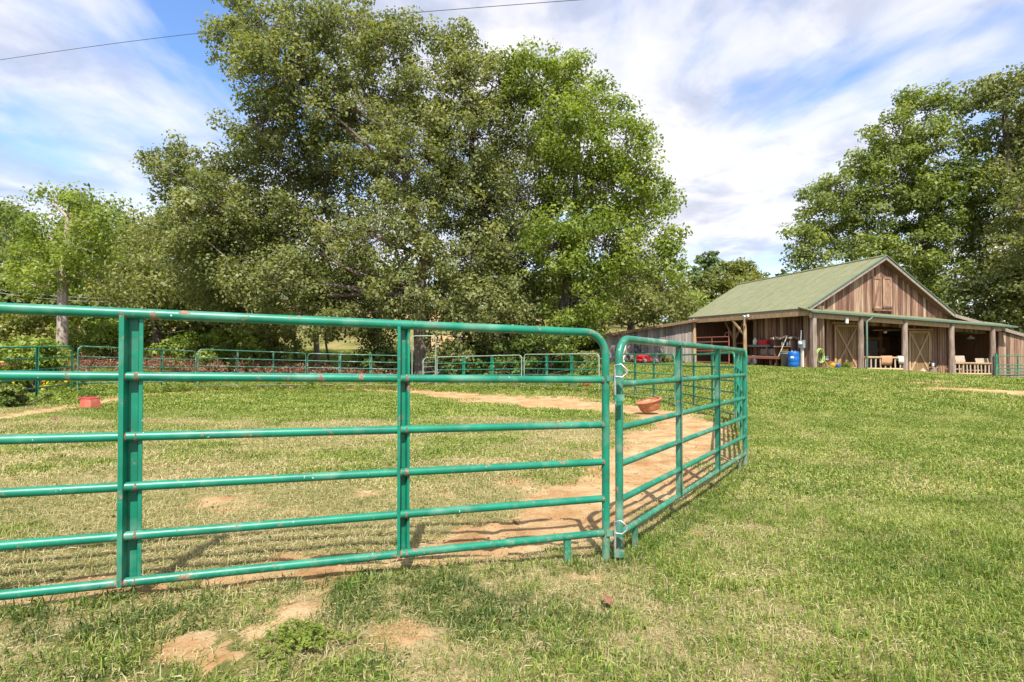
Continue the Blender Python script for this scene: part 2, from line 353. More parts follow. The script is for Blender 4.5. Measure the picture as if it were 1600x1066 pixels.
def masks(x, y):
    """dirt, dryness, pen"""
    w = (fbm(x, y, 1.1, 3)-.5)*1.6 + (fbm(x, y, 4.5, 9)-.5)*1.5 + (fbm(x, y, 15, 13, 3)-.5)*.9
    d = seg_dist(x, y, TRACK)+w*.75
    dirt = 1-sst(.75, 1.15, d)
    dirt = np.maximum(dirt, (1-sst(.6, 1.2, seg_dist(x, y, FENCELINE)+w*1.6))*.85)
    dirt = np.maximum(dirt, 1-sst(.7, 1.2, seg_dist(x, y, DRIVE)+w*.5))
    for qx, qy, r in PATCH:
        dirt = np.maximum(dirt, (1-sst(.55, 1.25, np.hypot(x-qx, (y-qy)*.9)/(r*.86)+w*1.15))*.95)
    frt = (y < 5.2)*(x < .9)*(y > 2.2)*sst(.57, .40, fbm(x, y, 3.2, 87))*(1-inpoly(x, y, PEN))
    dirt = np.maximum(dirt, frt*.30)
    far = sst(0, 1, (fbm(x, y, .09, 31)-.56)*9)*sst(33, 38, y)*(x < 8)
    dirt = np.maximum(dirt, far*.9)
    bx = (x-BX)*bu.x+(y-BY)*bu.y; by = (x-BX)*bv.x+(y-BY)*bv.y
    dirt = np.maximum(dirt, (bx > .1)*(by > .1)*(bx < 16)*(by < 10)*.9)
    dirt = np.maximum(dirt, (1-sst(.3, 1.0, np.abs(by-4.8)/6+w*.3))*(1-sst(.2, 1., np.abs(bx-1.5)/2.6+w*.3))*.9)
    pen = inpoly(x, y, PEN)*1.0
    dirt = np.maximum(dirt, pen*sst(.60, .72, fbm(x, y, 2.1, 57))*sst(16, 5, y)*.8)
    dry = fbm(x, y, .55, 17)*.55+fbm(x, y, 2.4, 23)*.45
    dry = dry + .30*frt + .10*pen*sst(18, 6, y) + .35*(1-sst(.4, 1.3, seg_dist(x, y, DRYS)+w*.5)) + pen*.07*sst(20, 8, y) 
    return dirt, np.clip((dry-.5)*1.35+.5, 0, 1), pen

# ------------------------------------------------------------------ ground sheet
def axis(lim, n, core):
    t = np.linspace(-1, 1, n); return np.sign(t)*(np.abs(t)*core+(lim-core)*np.abs(t)**5)
gx_ = np.linspace(-1, 1, 430); gx_ = np.sign(gx_)*(np.abs(gx_)*8+(500-8)*np.abs(gx_)**6)
gy_ = np.linspace(0, 1, 430); gy_ = -6+gy_*22+(640-22)*gy_**6
X, Y = np.meshgrid(gx_, gy_)
Z = gz_np(X, Y)
dirt, dry, pen = masks(X, Y)
near = np.exp(-((X**2+(Y-4)**2)/150))
Z = Z + near*((fbm(X, Y, 1.4, 41)-.5)*.05+(fbm(X, Y, 6, 43)-.5)*.02) 
for qx, qy, r in PATCH[:5]:
    Z = Z + .03*np.exp(-((X-qx)**2+(Y-qy)**2)/(r*.8)**2)*(.6+.8*fbm(X, Y, 14, 51))
Z = Z + dirt*near*((fbm(X, Y, 3.2, 63)-.5)*.05-.035*sst(.62, .72, fbm(X, Y, 4.1, 65)))
Z = Z + (fbm(X, Y, .25, 61)-.5)*.10*sst(12, 25, np.hypot(X, Y))
def ground_mesh():
    ny, nx = X.shape; m = bpy.data.meshes.new('ground')
    v = np.c_[X.ravel(), Y.ravel(), Z.ravel()].astype(np.float32)
    i = (np.arange(ny-1)[:, None]*nx+np.arange(nx-1)[None, :]).ravel(); f = np.c_[i, i+1, i+nx+1, i+nx].astype(np.int32)
    m.vertices.add(len(v)); m.vertices.foreach_set('co', v.ravel()); m.loops.add(f.size); m.loops.foreach_set('vertex_index', f.ravel())
    m.polygons.add(len(f)); m.polygons.foreach_set('loop_start', np.arange(0, f.size, 4, dtype=np.int32)); m.polygons.foreach_set('use_smooth', np.ones(len(f), bool))
    m.update(calc_edges=True)
    for nm, arr in (('dirt', dirt), ('dry', dry), ('pen', pen)):
        a = m.attributes.new(nm, 'FLOAT', 'POINT'); a.data.foreach_set('value', arr.ravel().astype(np.float32))
    return m
def ground_mat():
    m = bpy.data.materials.new('ground'); m.use_nodes = True; t = m.node_tree; n = t.nodes; l = t.links
    b = n['Principled BSDF']; b.inputs['Roughness'].default_value = .95; b.inputs['Specular IOR Level'].default_value = .15
    g = n.new('ShaderNodeNewGeometry')
    def at_(nm): a = n.new('ShaderNodeAttribute'); a.attribute_name = nm; return a.outputs['Fac']
    def nz(s, d=5, r=.6):
        x = n.new('ShaderNodeTexNoise'); x.inputs['Scale'].default_value = s; x.inputs['Detail'].default_value = d; x.inputs['Roughness'].default_value = r
        l.new(g.outputs['Position'], x.inputs['Vector']); return x.outputs['Fac']
    def rp(f, stops):
        r = n.new('ShaderNodeValToRGB'); e = r.color_ramp.elements
        while len(e) < len(stops): e.new(.5)
        for i, (p, c) in enumerate(stops): e[i].position = p; e[i].color = (*c, 1)
        l.new(f, r.inputs[0]); return r.outputs[0]
    def mt(op, a, bb):
        x = n.new('ShaderNodeMath'); x.operation = op
        for i, v in enumerate((a, bb)):
            if isinstance(v, (int, float)): x.inputs[i].default_value = v
            else: l.new(v, x.inputs[i])
        return x.outputs[0]
    def mix(f, a, bb):
        x = n.new('ShaderNodeMix'); x.data_type = 'RGBA'; l.new(f, x.inputs['Factor']); l.new(a, x.inputs['A']); l.new(bb, x.inputs['B']); return x.outputs['Result']
    d = mt('ADD', at_('dry'), mt('MULTIPLY', mt('SUBTRACT', nz(7), .5), .9))
    th = rp(nz(55, 6, .75), [(.3, (.45,)*3), (.5, (.9,)*3), (.7, (1.35, 1.25, 1.05))])
    gx = n.new('ShaderNodeMix'); gx.data_type = 'RGBA'; gx.blend_type = 'MULTIPLY'; gx.inputs['Factor'].default_value = 1
    grass = rp(d, [(.15, (.09, .105, .025)), (.42, (.17, .165, .05)), (.62, (.26, .225, .09)), (.85, (.36, .29, .15))])
    l.new(grass, gx.inputs['A']); l.new(th, gx.inputs['B']); grass = gx.outputs['Result']
    soil = rp(nz(2.2, 8, .72), [(.28, (.25, .125, .05)), (.42, (.37, .215, .098)), (.56, (.45, .315, .165)), (.72, (.53, .43, .27))])
    dm = mt('ADD', at_('dirt'), mt('MULTIPLY', mt('SUBTRACT', nz(13, 8, .78), .5), 1.7))
    fac = rp(dm, [(.38, (0,)*3), (.55, (1,)*3)])
    l.new(mix(fac, grass, soil), b.inputs['Base Color'])
    bp = n.new('ShaderNodeBump'); bp.inputs['Strength'].default_value = .8; bp.inputs['Distance'].default_value = .03
    l.new(nz(28, 8, .7), bp.inputs['Height']); l.new(bp.outputs[0], b.inputs['Normal'])
    return m
go = bpy.data.objects.new('ground', ground_mesh()); COL.objects.link(go); go.data.materials.append(ground_mat()); tag(go, kind='structure')

# ------------------------------------------------------------------ grass (uncountable: one object per kind of growth)
def blademat(name, stops):
    m = leafmat(name, stops, .3, .5, .3, 0.0)
    n = m.node_tree.nodes; l = m.node_tree.links
    tx = [q for q in n if q.type == 'TEX_NOISE'][0]; tx.inputs['Scale'].default_value = .8; tx.inputs['Detail'].default_value = 5
    ma = [q for q in n if q.type == 'MATH' and q.operation == 'MULTIPLY_ADD'][0]; ma.inputs[1].default_value = 1.1
    mb = [q for q in n if q.type == 'MATH' and q.operation == 'SUBTRACT'][0]; mb.inputs[1].default_value = .55
    return m
MT['blade'] = blademat('grass_blades', [(.0, (.06, .115, .012)), (.3, (.13, .205, .026)), (.55, (.22, .29, .048)), (.78, (.32, .355, .085)), (1., (.45, .42, .18))])
MT['straw'] = blademat('cut_straw', [(.0, (.15, .19, .05)), (.35, (.30, .28, .12)), (.7, (.46, .39, .21)), (1, (.56, .48, .31))])
MT['crab'] = blademat('crabgrass_blades', [(.0, (.04, .075, .014)), (.4, (.09, .14, .028)), (.75, (.19, .225, .06)), (1, (.36, .33, .14))])
PROTO = []
def tuft(nb, rad, hmin, hmax, w, lay, mt_, seed, tint0=0., tint1=1.):
    r = np.random.default_rng(seed); vs = []; fs = []; ti = []
    for k in range(nb):
        a = r.random()*6.283; d = rad*math.sqrt(r.random()); bx, by = d*math.cos(a), d*math.sin(a)
        h = hmin+(hmax-hmin)*r.random()**1.3; az = r.random()*6.283; le = lay*(.35+.9*r.random())
        dx, dy = math.cos(az), math.sin(az); sx, sy = -dy*w/2, dx*w/2; o = len(vs)
        ez = h*max(.06, 1-le*.72); j_ = (r.random()-.5)*.16*h
        m1 = (bx+dx*h*.45*le-dy*j_, by+dy*h*.45*le+dx*j_, ez*.58+h*.07*(1+r.random())); e = (bx+dx*h*.95*le, by+dy*h*.95*le, ez)
        tw = (r.random()-.5)*w
        vs += [(bx-sx, by-sy, -.015), (bx+sx, by+sy, -.015), (m1[0]-sx*.9, m1[1]-sy*.9, m1[2]+tw), (m1[0]+sx*.9, m1[1]+sy*.9, m1[2]-tw), e]
        fs += [(o, o+1, o+3, o+2), (o+2, o+3, o+4)]; t = tint0+(tint1-tint0)*r.random(); ti += [t, t]
    m = bpy.data.meshes.new('tuft'); m.from_pydata(vs, [], fs); a = m.attributes.new('tint', 'FLOAT', 'FACE'); a.data.foreach_set('value', np.array(ti, np.float32)); m.materials.append(mt_)
    return m
def scatter(name, meshes, pts, scl, idx, kind_label=None):
    """one object: a cloud of points that geometry nodes cover with tufts"""
    col = bpy.data.collections.new(name+'_tufts')
    for i, m in enumerate(meshes):
        o = bpy.data.objects.new('tuft_%02d' % i, m); col.objects.link(o)
    m = bpy.data.meshes.new(name); m.vertices.add(len(pts)); m.vertices.foreach_set('co', np.asarray(pts, np.float32).ravel()); m.update()
    a = m.attributes.new('scl', 'FLOAT', 'POINT'); a.data.foreach_set('value', np.asarray(scl, np.float32))
    a = m.attributes.new('idx', 'INT', 'POINT'); a.data.foreach_set('value', np.asarray(idx, np.int32))
    a = m.attributes.new('rot', 'FLOAT', 'POINT'); a.data.foreach_set('value', rng.random(len(pts)).astype(np.float32)*6.283)
    o = bpy.data.objects.new(name, m); COL.objects.link(o); tag(o, kind='stuff')
    g = bpy.data.node_groups.new(name, 'GeometryNodeTree')
    g.interface.new_socket('Geometry', in_out='INPUT', socket_type='NodeSocketGeometry'); g.interface.new_socket('Geometry', in_out='OUTPUT', socket_type='NodeSocketGeometry')
    n = g.nodes; l = g.links; gi = n.new('NodeGroupInput'); g_o = n.new('NodeGroupOutput')
    ci = n.new('GeometryNodeCollectionInfo'); ci.inputs['Collection'].default_value = col; ci.inputs['Separate Children'].default_value = True; ci.inputs['Reset Children'].default_value = True
    def na(nm, ty): q = n.new('GeometryNodeInputNamedAttribute'); q.data_type = ty; q.inputs['Name'].default_value = nm; return [s_ for s_ in q.outputs if s_.enabled and s_.name == 'Attribute'][0]
    ip = n.new('GeometryNodeInstanceOnPoints'); ip.inputs['Pick Instance'].default_value = True
    cb = n.new('ShaderNodeCombineXYZ'); l.new(na('rot', 'FLOAT'), cb.inputs['Z'])
    l.new(gi.outputs[0], ip.inputs['Points']); l.new(ci.outputs[0], ip.inputs['Instance']); l.new(na('idx', 'INT'), ip.inputs['Instance Index'])
    l.new(cb.outputs[0], ip.inputs['Rotation']); l.new(na('scl', 'FLOAT'), ip.inputs['Scale']); l.new(ip.outputs[0], g_o.inputs[0])
    md = o.modifiers.new('growth', 'NODES'); md.node_group = g
    return o
def wedge(y0, y1, dens, half=1.0):
    n = int(dens*(half*(y1**2-y0**2)+1.2*(y1-y0)))
    y = np.sqrt(rng.random(n)*(y1**2-y0**2)+y0**2); x = (rng.random(n)*2-1)*(half*y+.6); return x, y
def groundpts(x, y):
    z = gz_np(x, y); nr = np.exp(-((x**2+(y-4)**2)/150))
    z = z+nr*((fbm(x, y, 1.4, 41)-.5)*.05+(fbm(x, y, 6, 43)-.5)*.02)
    for qx, qy, r in PATCH[:5]: z = z+.03*np.exp(-((x-qx)**2+(y-qy)**2)/(r*.8)**2)*(.6+.8*fbm(x, y, 14, 51))
    z = z+masks(x, y)[0]*nr*((fbm(x, y, 3.2, 63)-.5)*.05-.035*sst(.62, .72, fbm(x, y, 4.1, 65)))
    z = z+(fbm(x, y, .25, 61)-.5)*.10*sst(12, 25, np.hypot(x, y))
    return np.c_[x, y, z]
tufts = [tuft(34, .10, .03, .075, .0042, 1.0, MT['blade'], 100+k) for k in range(5)]            # 0-4 mown grass
tufts += [tuft(26, .09, .05, .12, .0045, .8, MT['blade'], 120+k, 0, .7) for k in range(3)]      # 5-7 longer
tufts += [tuft(40, .13, .03, .09, .0036, 1.36, MT['straw'], 140+k) for k in range(4)]           # 8-11 clippings lying flat
tufts += [tuft(36, .10, .04, .10, .0052, 1.15, MT['crab'], 160+k) for k in range(3)]             # 12-14 crabgrass
tufts += []
tufts += [tuft(60, .24, .04, .09, .009, 1.0, MT['blade'], 180+k) for k in range(4)]             # 15-18 mid
tufts += [tuft(50, .24, .03, .08, .008, 1.36, MT['straw'], 200+k) for k in range(3)]            # 19-21 mid clippings
tufts += [tuft(80, .5, .05, .11, .02, 1.0, MT['blade'], 220+k) for k in range(4)]               # 22-25 far
ROS = len(tufts); tufts += [tuft(9, .03, .03, .055, .016, 1.15, MT['crab'], 240+k, .2, .8) for k in range(2)]+[tuft(14, .06, .02, .04, .014, 1.2, MT['blade'], 250+k, 0, .4) for k in range(2)]   # broad leaved weeds
CL = len(tufts)
def clod(seed):
    r_ = random.Random(seed); b_ = bmesh.new(); bmesh.ops.create_icosphere(b_, subdivisions=1, radius=1)
    for v in b_.verts: v.co = Vector((v.co.x*r_.uniform(.7, 1.3), v.co.y*r_.uniform(.7, 1.3), v.co.z*r_.uniform(.5, .9)))*.01
    m = bpy.data.meshes.new('clod'); b_.to_mesh(m); b_.free(); m.materials.append(MT['clod']); return m
MT['clod'] = plain('soil_clod', (.38, .24, .12), .95, .35, scale=(30, 30, 30))
CLODS = [clod(k) for k in range(4)]
def soil_grit():
    x, y = wedge(2.0, 11, 420, 1.0); d, _, _ = masks(x, y); ok = rng.random(len(x)) < (d-.25)*.8*np.clip(7/y, 0, 1); x, y = x[ok], y[ok]
    n = len(x); scatter('soil_grit', CLODS, groundpts(x, y)+np.array([0, 0, .002]), .25+1.5*rng.random(n)**5+.25*rng.random(n), rng.integers(0, 4, n))
pe1_, pe2_, pe3_ = gpx(946, 880), gpx(972, 884), gpx(1168, 730)
def lawn():
    P_, S_, I_ = [], [], []
    for (y0, y1, dens, kind) in ((.8, 6.5, 230, 0), (6.5, 16, 60, 1), (16, 52, 12, 2)):
        x, y = wedge(y0, y1, dens, 1.2); d, dr, pn = masks(x, y)
        u = rng.random(len(x)); fine = fbm(x, y, 3.5, 71)
        bx = (x-BX)*bu.x+(y-BY)*bu.y; by = (x-BX)*bv.x+(y-BY)*bv.y
        ok = (u > np.where(d > .5, .94+.06*(kind > 0)*sst(.5, .8, d), d)) & ~((bx > .2)*(by > .3)*(bx < 20)*(by < 12))
        if kind == 0:
            pst = sst(.42, .74, dr)*(.40+.45*pn)+.05+.25*pn
            s_ = rng.random(len(x)); i = rng.integers(0, 5, len(x)); lng = fbm(x, y, 1.6, 77) > .56
            i = np.where(lng & (rng.random(len(x)) < .6), rng.integers(5, 8, len(x)), i)
            i = np.where(s_ < pst, rng.integers(8, 12, len(x)), i)
            i = np.where(rng.random(len(x)) < .07, rng.integers(ROS, ROS+4, len(x)), i)
            front = (y < 5.2) & (x < .95) & (pn < .5) & (y > 2.75+.25*x)
            wd_ = np.minimum(np.hypot((x+.37)/.95, (y-3.35)/.42), np.hypot((x+1.9)/.8, (y-2.95)/.25))+(fbm(x, y, 3.5, 83)-.5)*1.2
            cr = (rng.random(len(x)) < sst(1.15, .75, wd_)*.8+.12) & front
            i = np.where(front & (rng.random(len(x)) < .34), rng.integers(8, 12, len(x)), i)
            i = np.where(cr, rng.integers(12, 15, len(x)), i)
            ok &= ~(front & (rng.random(len(x)) < sst(.57, .38, fbm(x, y, 3.2, 87))*.12))
        elif kind == 1:
            i = np.where(rng.random(len(x)) < sst(.42, .74, dr)*(.45+.40*pn)+.04+.22*pn, rng.integers(19, 22, len(x)), rng.integers(15, 19, len(x)))
        else: i = rng.integers(22, 26, len(x))
        s_ = (.7+.6*rng.random(len(x)))*(1-.35*d)
        p = groundpts(x, y)
        P_.append(p[ok]); S_.append(s_[ok]); I_.append(i[ok])
    x, y = wedge(1.9, 5.4, 170, 1.0); d, dr, pn = masks(x, y); ok = (x < 1.0) & (pn < .5) & (rng.random(len(x)) < .25+.75*sst(.62, .38, fbm(x, y, 3.2, 87))) & (rng.random(len(x)) > d*.8)
    P_.append(groundpts(x, y)[ok]); S_.append(.45+.4*rng.random(ok.sum())); I_.append(rng.integers(8, 12, ok.sum()))
    # longer growth left by the mower along the pipes and round the feet
    fx, fy = [], []
    for (ax, ay), (bx_, by_), n_ in (((-3.6, 2.7), pe1_, 60), (pe2_, pe3_, 150)):
        t_ = rng.random(n_); fx += list(ax+(bx_-ax)*t_+rng.normal(size=n_)*.06); fy += list(ay+(by_-ay)*t_+rng.normal(size=n_)*.06-.05)
    for px_, py_ in ((945, 876), (972, 880), (877, 868), (1004, 848), (1168, 727), (1158, 732)):
        q_ = gpx(px_, py_); fx += list(q_[0]+rng.normal(size=7)*.06); fy += list(q_[1]+rng.normal(size=7)*.06)
    fx, fy = np.array(fx), np.array(fy); kp = rng.random(len(fx)) > masks(fx, fy)[0]*.45
    P_.append(groundpts(fx, fy)[kp]); S_.append((.7+.6*rng.random(len(fx)))[kp]); I_.append(np.where(rng.random(len(fx)) < .5, rng.integers(5, 8, len(fx)), rng.integers(12, 15, len(fx)))[kp])
    scatter('grass', tufts, np.concatenate(P_), np.concatenate(S_), np.concatenate(I_))
lawn()
soil_grit()

# ------------------------------------------------------------------ pipe fence panels
LEV = [0, .171, .354, .54, .764, 1.0]
def panel(label, A, B, zA, zB, H=1.52, r=.027, rr=.024, mt='green', chan=(1., 1.), nseg=12, legs=(True, True), thirds=(1/3, 2/3), name='fence_panel', bend=.17, lextra=.0, side=1, railmt=None, weld=False):
    """A,B: plan positions of the two ends; zA,zB: height of the top rail there"""
    A = Vector(A); B = Vector(B); base = (A+B)/2; zb = gz(base.x, base.y)
    t = thing(name, label, 'fence panel', (base.x, base.y, zb), 0, 'green pipe panels around the pen')
    o3 = Vector((base.x, base.y, zb)); d = (B-A); Ln = d.length; d.normalize(); q = Vector((d.y, -d.x))*side
    def p(s, h, off=0):     # s along 0..Ln, h from the top rail downwards as height above the bottom rail
        f = s/Ln; xy = A+(B-A)*f+q*off; return Vector((xy.x, xy.y, zA+(zB-zA)*f-H+h))-o3
    m = MT[mt]; rm = MT[railmt or mt]
    gA = gz(A.x, A.y)-(zA-H)-.03; gB = gz(B.x, B.y)-(zB-H)-.03
    pts = [p(0, min(gA, -.05))]
    pts += [p(0, H-bend)]+[p(bend*(1-math.cos(a)), H-bend+bend*math.sin(a)) for a in [i*math.pi/2/6 for i in range(1, 7)]]
    pts += [p(Ln-bend*(1-math.sin(a)), H-bend+bend*math.cos(a)) for a in [i*math.pi/2/6 for i in range(0, 7)]]+[p(Ln, min(gB, -.05))]
    MB().tube(pts, r, nseg).build('frame', m, t)
    for h in LEV[:-1]: MB().tube([p(r, h*H), p(Ln-r, h*H)], rr, nseg).build('rail', rm, t)
    if weld:
        for h in LEV[:-1]:
            for s_ in (r*1.0, Ln-r*1.0)+tuple(Ln*th+e_*.034*w for th, w in zip(thirds, chan) for e_ in (-1.25, .95)):
                e0 = .006+.006*random.random(); MB().tube([p(s_-e0, h*H), p(s_, h*H-.001), p(s_+e0, h*H)], [rr*1.02, rr*1.09, rr*1.02], 14, caps=False).build('weld', MT['weldrust'], t, fixn=False)
    for th, w in zip(thirds, chan):
        s0 = Ln*th; k = MB()
        prof = [(-.075*w, .036), (-.043*w, .036), (-.03*w, -.034), (.03*w, -.034), (.045*w, 0), (.07*w, 0)]
        n_ = len(prof); th_ = .004; ring = [(a, b) for a, b in prof]+[(a+.0015, b-th_) for a, b in prof[::-1]]
        lo = [p(s0+a, -rr*.6, b) for a, b in ring]; hi = [p(s0+a, H-.012, b) for a, b in ring]; nn = len(ring)
        k.add(lo+hi, [(i, (i+1) % nn, nn+(i+1) % nn, nn+i) for i in range(nn)]+[(i, i+1, 2*n_-2-i, 2*n_-1-i) for i in range(n_-1)]+[(nn+i, nn+i+1, nn+2*n_-2-i, nn+2*n_-1-i) for i in range(n_-1)])
        k.build('post', m, t)
    for on, s_ in zip(legs, (.33, Ln-.33)):
        if on:
            pp = p(s_, 0); wpos = pp+o3; g = gz(wpos.x, wpos.y)-wpos.z
            MB().bar(pp+Vector((0, 0, -.01)), pp+Vector((0, 0, min(-.10, max(g-.03, -.3)))), .05, .03, up=(q.x, q.y, 0)).build('leg', m, t)
    return t, p
def end(px, ty, Y): v = at(px, ty, Y); return (v.x, v.y), v.z
pc1, z1 = end(207, 490, 3.26); pe1, z2 = end(946, 520.5, 4.38)
seg = (Vector(pe1)-Vector(pc1))/2; pl1 = Vector(pc1)-seg; zl1 = z1-(z2-z1)/2
panel('nearest green pipe panel, filling the left foreground, with channel posts', pl1, pe1, zl1, z2, chan=(.76, .62), nseg=20, legs=(True, True), H=1.53, weld=True, r=.030, rr=.0265)
a, za = end(967, 529, 4.45); b, zb = end(1163, 548, 8.4)
panel('second nearest green pipe panel with rust scuffed top corner, receding to the right', a, b, za, zb, mt='greenworn', railmt='green', chan=(.8, .8), nseg=18, H=1.52, weld=True, r=.031, rr=.026)
PANELS = [
 ('green pipe panel seen edge on behind the far end of the scuffed one', (1165, 548, 8.55), (1150, 550, 13.7), 'green'),
 ('green panel at the barn side of the pen, left of the edge on one', (1148, 551, 13.9), (1060, 555, 19.0), 'green'),
 ('green panel behind the orange tub, in front of the red mower', (1054, 553.5, 19.5), (966, 554, 23.2), 'green'),
 ('far pen panel with wide green posts just right of the middle of the back fence', (936, 553, 24.8), (819, 554, 28.3), 'pale'),
 ('far pen panel immediately right of the tall arched walk gate', (815, 555, 28.6), (683, 558, 30.8), 'pale'),
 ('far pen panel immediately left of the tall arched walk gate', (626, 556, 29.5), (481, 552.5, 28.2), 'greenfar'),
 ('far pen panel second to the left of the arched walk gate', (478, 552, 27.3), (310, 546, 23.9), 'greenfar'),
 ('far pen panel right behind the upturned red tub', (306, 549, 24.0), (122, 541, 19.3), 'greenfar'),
 ('pen panel at the left edge in front of the yellow flowering bush', (113, 541, 18.9), (-85, 545, 14.5), 'green')]
for lb, (p0, y0, d0), (p1, y1, d1), m_ in PANELS:
    a, za = end(p0, y0, d0); b, zb = end(p1, y1, d1)
    panel(lb, a, b, za, zb, mt=m_, chan=(1.3, 1.3) if m_ == 'pale' else (.9, .9) if p0 > 900 or p0 == 626 else (.35, .35), nseg=8, side=-1 if p0 > p1 else 1, r=.026, rr=.022, railmt='green' if m_ == 'pale' else m_)
# posts of far panels are bright green, as in the photo
for o in COL.objects:
    if o.name.startswith('post') and o.data.materials[0] == MT['pale']: o.data.materials[0] = MT['green']

# connector pins and clips between the two near panels
for lb, py, zlen, cat in (('upper galvanised loop pin joining the two nearest panels', 580, .25, 'pin'), ('lower galvanised loop pin joining the two nearest panels, near the ground', 822, .27, 'pin')):
    c = at(960, py, 4.35); t = thing('gate_pin', lb, cat, c, 0, 'loop pins joining the near panels')
    loop = [Vector((-.002, -.03, 0)), Vector((-.004, -.04, .045)), Vector((.04, -.05, .055)), Vector((.085, -.05, .015)), Vector((.085, -.05, -.015)), Vector((.05, -.05, -.045)), Vector((.0, -.045, -.04))]
    MB().tube(loop, .0065, 8).build('loop', MT['galv'], t)
    MB().tube([Vector((-.002, -.03, .03)), Vector((.0, -.03, -zlen))], .0085, 8).build('rod', MT['galv'], t)
    MB().box((.005, -.005, -.055), (.13, .012, .042)).build('strap', MT['greenworn'], t)
    MB().box((.03, -.02, -.20), (.075, .05, .045)).build('collar', MT['greenworn'], t)

# arched walk-through gate in the far fence
a = at(644, 525, 31); b = at(681, 525, 31); zg = gz(a.x, a.y)
t = thing('arched_gate', 'tall pale arched walk gate frame in the far pen fence', 'gate', ((a.x+b.x)/2, 31, zg))
hw = (b.x-a.x)/2; top = a.z-zg; k = MB(); bd = .15
k.tube([(-hw, 0, -.05), (-hw, 0, top-bd), (-hw+.05, 0, top-.04), (-hw+bd, 0, top), (hw-bd, 0, top), (hw-.05, 0, top-.04), (hw, 0, top-bd), (hw, 0, -.05)], .028, 8).build('frame', MT['pale'], t)
lf = thing('gate_leaf', 'small pale tube gate swung open inside the arched walk gate', 'gate', (a.x+.55, 31.3, zg))
MB().tube([(0, 0, .1), (0, 0, 1.45), (.1, .2, 1.6), (.42, .9, 1.6), (.5, 1.1, 1.45), (.5, 1.1, .1)], .025, 8).build('frame', MT['pale'], lf)
for h in (.2, .5, .8, 1.1, 1.35): MB().tube([(0, 0, h), (.5, 1.1, h)], .02, 8).build('rail', MT['pale'], lf)

# ------------------------------------------------------------------ tubs in the pen
gx0, gy0 = gpx(141, 638)
t = thing('plastic_tub', 'red plastic box tub tipped over on the dirt track at left', 'tub', (gx0, gy0, gz(gx0, gy0)), R(-16))
t.scale = (.70, .70, .74)
k = MB(); bt = [(-.25, -.2), (.25, -.2), (.25, .2), (-.25, .2)]; tp = [(-.31, -.25), (.31, -.25), (.31, .25), (-.31, .25)]
k.add([(x, y, 0) for x, y in tp]+[(x, y, .36) for x, y in bt], [(0, 1, 5, 4), (1, 2, 6, 5), (2, 3, 7, 6), (3, 0, 4, 7)]); k.build('body', MT['pink'], t, .02)
MB().box((0, 0, .385), (.50, .42, .05), Matrix.Rotation(R(3), 3, 'Y')).build('base', MT['pinktop'], t, .015)
MB().box((-.36, -.05, .36), (.16, .30, .06), Matrix.Rotation(R(-12), 3, 'Y')).build('lip', MT['pinktop'], t, .015)
MB().box((-.33, .05, .06), (.06, .34, .05), Matrix.Rotation(R(8), 3, 'Y')).build('rim', MT['pink'], t, .012)
gx0, gy0 = gpx(1017, 647)
t = thing('feed_tub', 'round orange terracotta coloured feed tub tilted on its side by the track', 'tub', (gx0, gy0, gz(gx0, gy0)+.02), 0)
rot = Matrix.Rotation(R(-14), 3, 'Y')
MB().lathe([(.0, .0), (.22, .005), (.28, .06), (.34, .24), (.36, .30), (.345, .30), (.32, .24), (.26, .06), (.20, .03), (0, .03)], (0, 0, .07), 28, rot).build('bowl', MT['terra'], t)
MB().lathe([(.335, .26), (.385, .27), (.39, .31), (.37, .325), (.335, .315)], (0, 0, .07), 28, rot).build('rim', MT['terra'], t)
gx0, gy0 = gpx(916, 606)
t = thing('bucket', 'small bright red bucket by the far fence, left of the near gate pins', 'bucket', (gx0, gy0, gz(gx0, gy0)), R(20))
MB().lathe([(0, 0), (.15, 0), (.20, .33), (.185, .33), (.14, .03), (0, .03)], n=18).build('body', MT['red'], t)
MB().lathe([(.195, .30), (.215, .305), (.215, .335), (.195, .34)], n=18).build('rim', MT['red'], t)

# ------------------------------------------------------------------ barn
brn = thing('barn', 'long weathered board barn with green roof, open porch and hayloft doors', 'barn', (BX, BY, BZ), R(BYAW))
def bu_px(px, v):
    t_ = (px-800)/F; return (t_*(BY+bv.y*v)-BX-bv.x*v)/(bu.x-bu.y*t_)
def bv_px(px, u):
    t_ = (px-800)/F; return (BX+bu.x*u-t_*(BY+bu.y*u))/(-bv.x+t_*bv.y)
def bl(px, py, u=None, v=None):
    """barn-local point seen at a pixel, on the plane u=const or v=const"""
    if v is not None: u = bu_px(px, v)
    else: v = bv_px(px, u)
    x, y = barn_xy(u, v); w = at(px, py, y); return Vector((u, v, w.z-BZ))
LB = 10.6
gfl = lambda u: -.052*max(0, u)                # ground along the front, local
APX = bl(1385, 401, v=.5); EL = bl(1266, 480, v=.5); ER = bl(1491, 491, v=.5)
ua = APX.x; uk = ER.x
gut = lambda u: 2.97-.036*u                    # gutter line
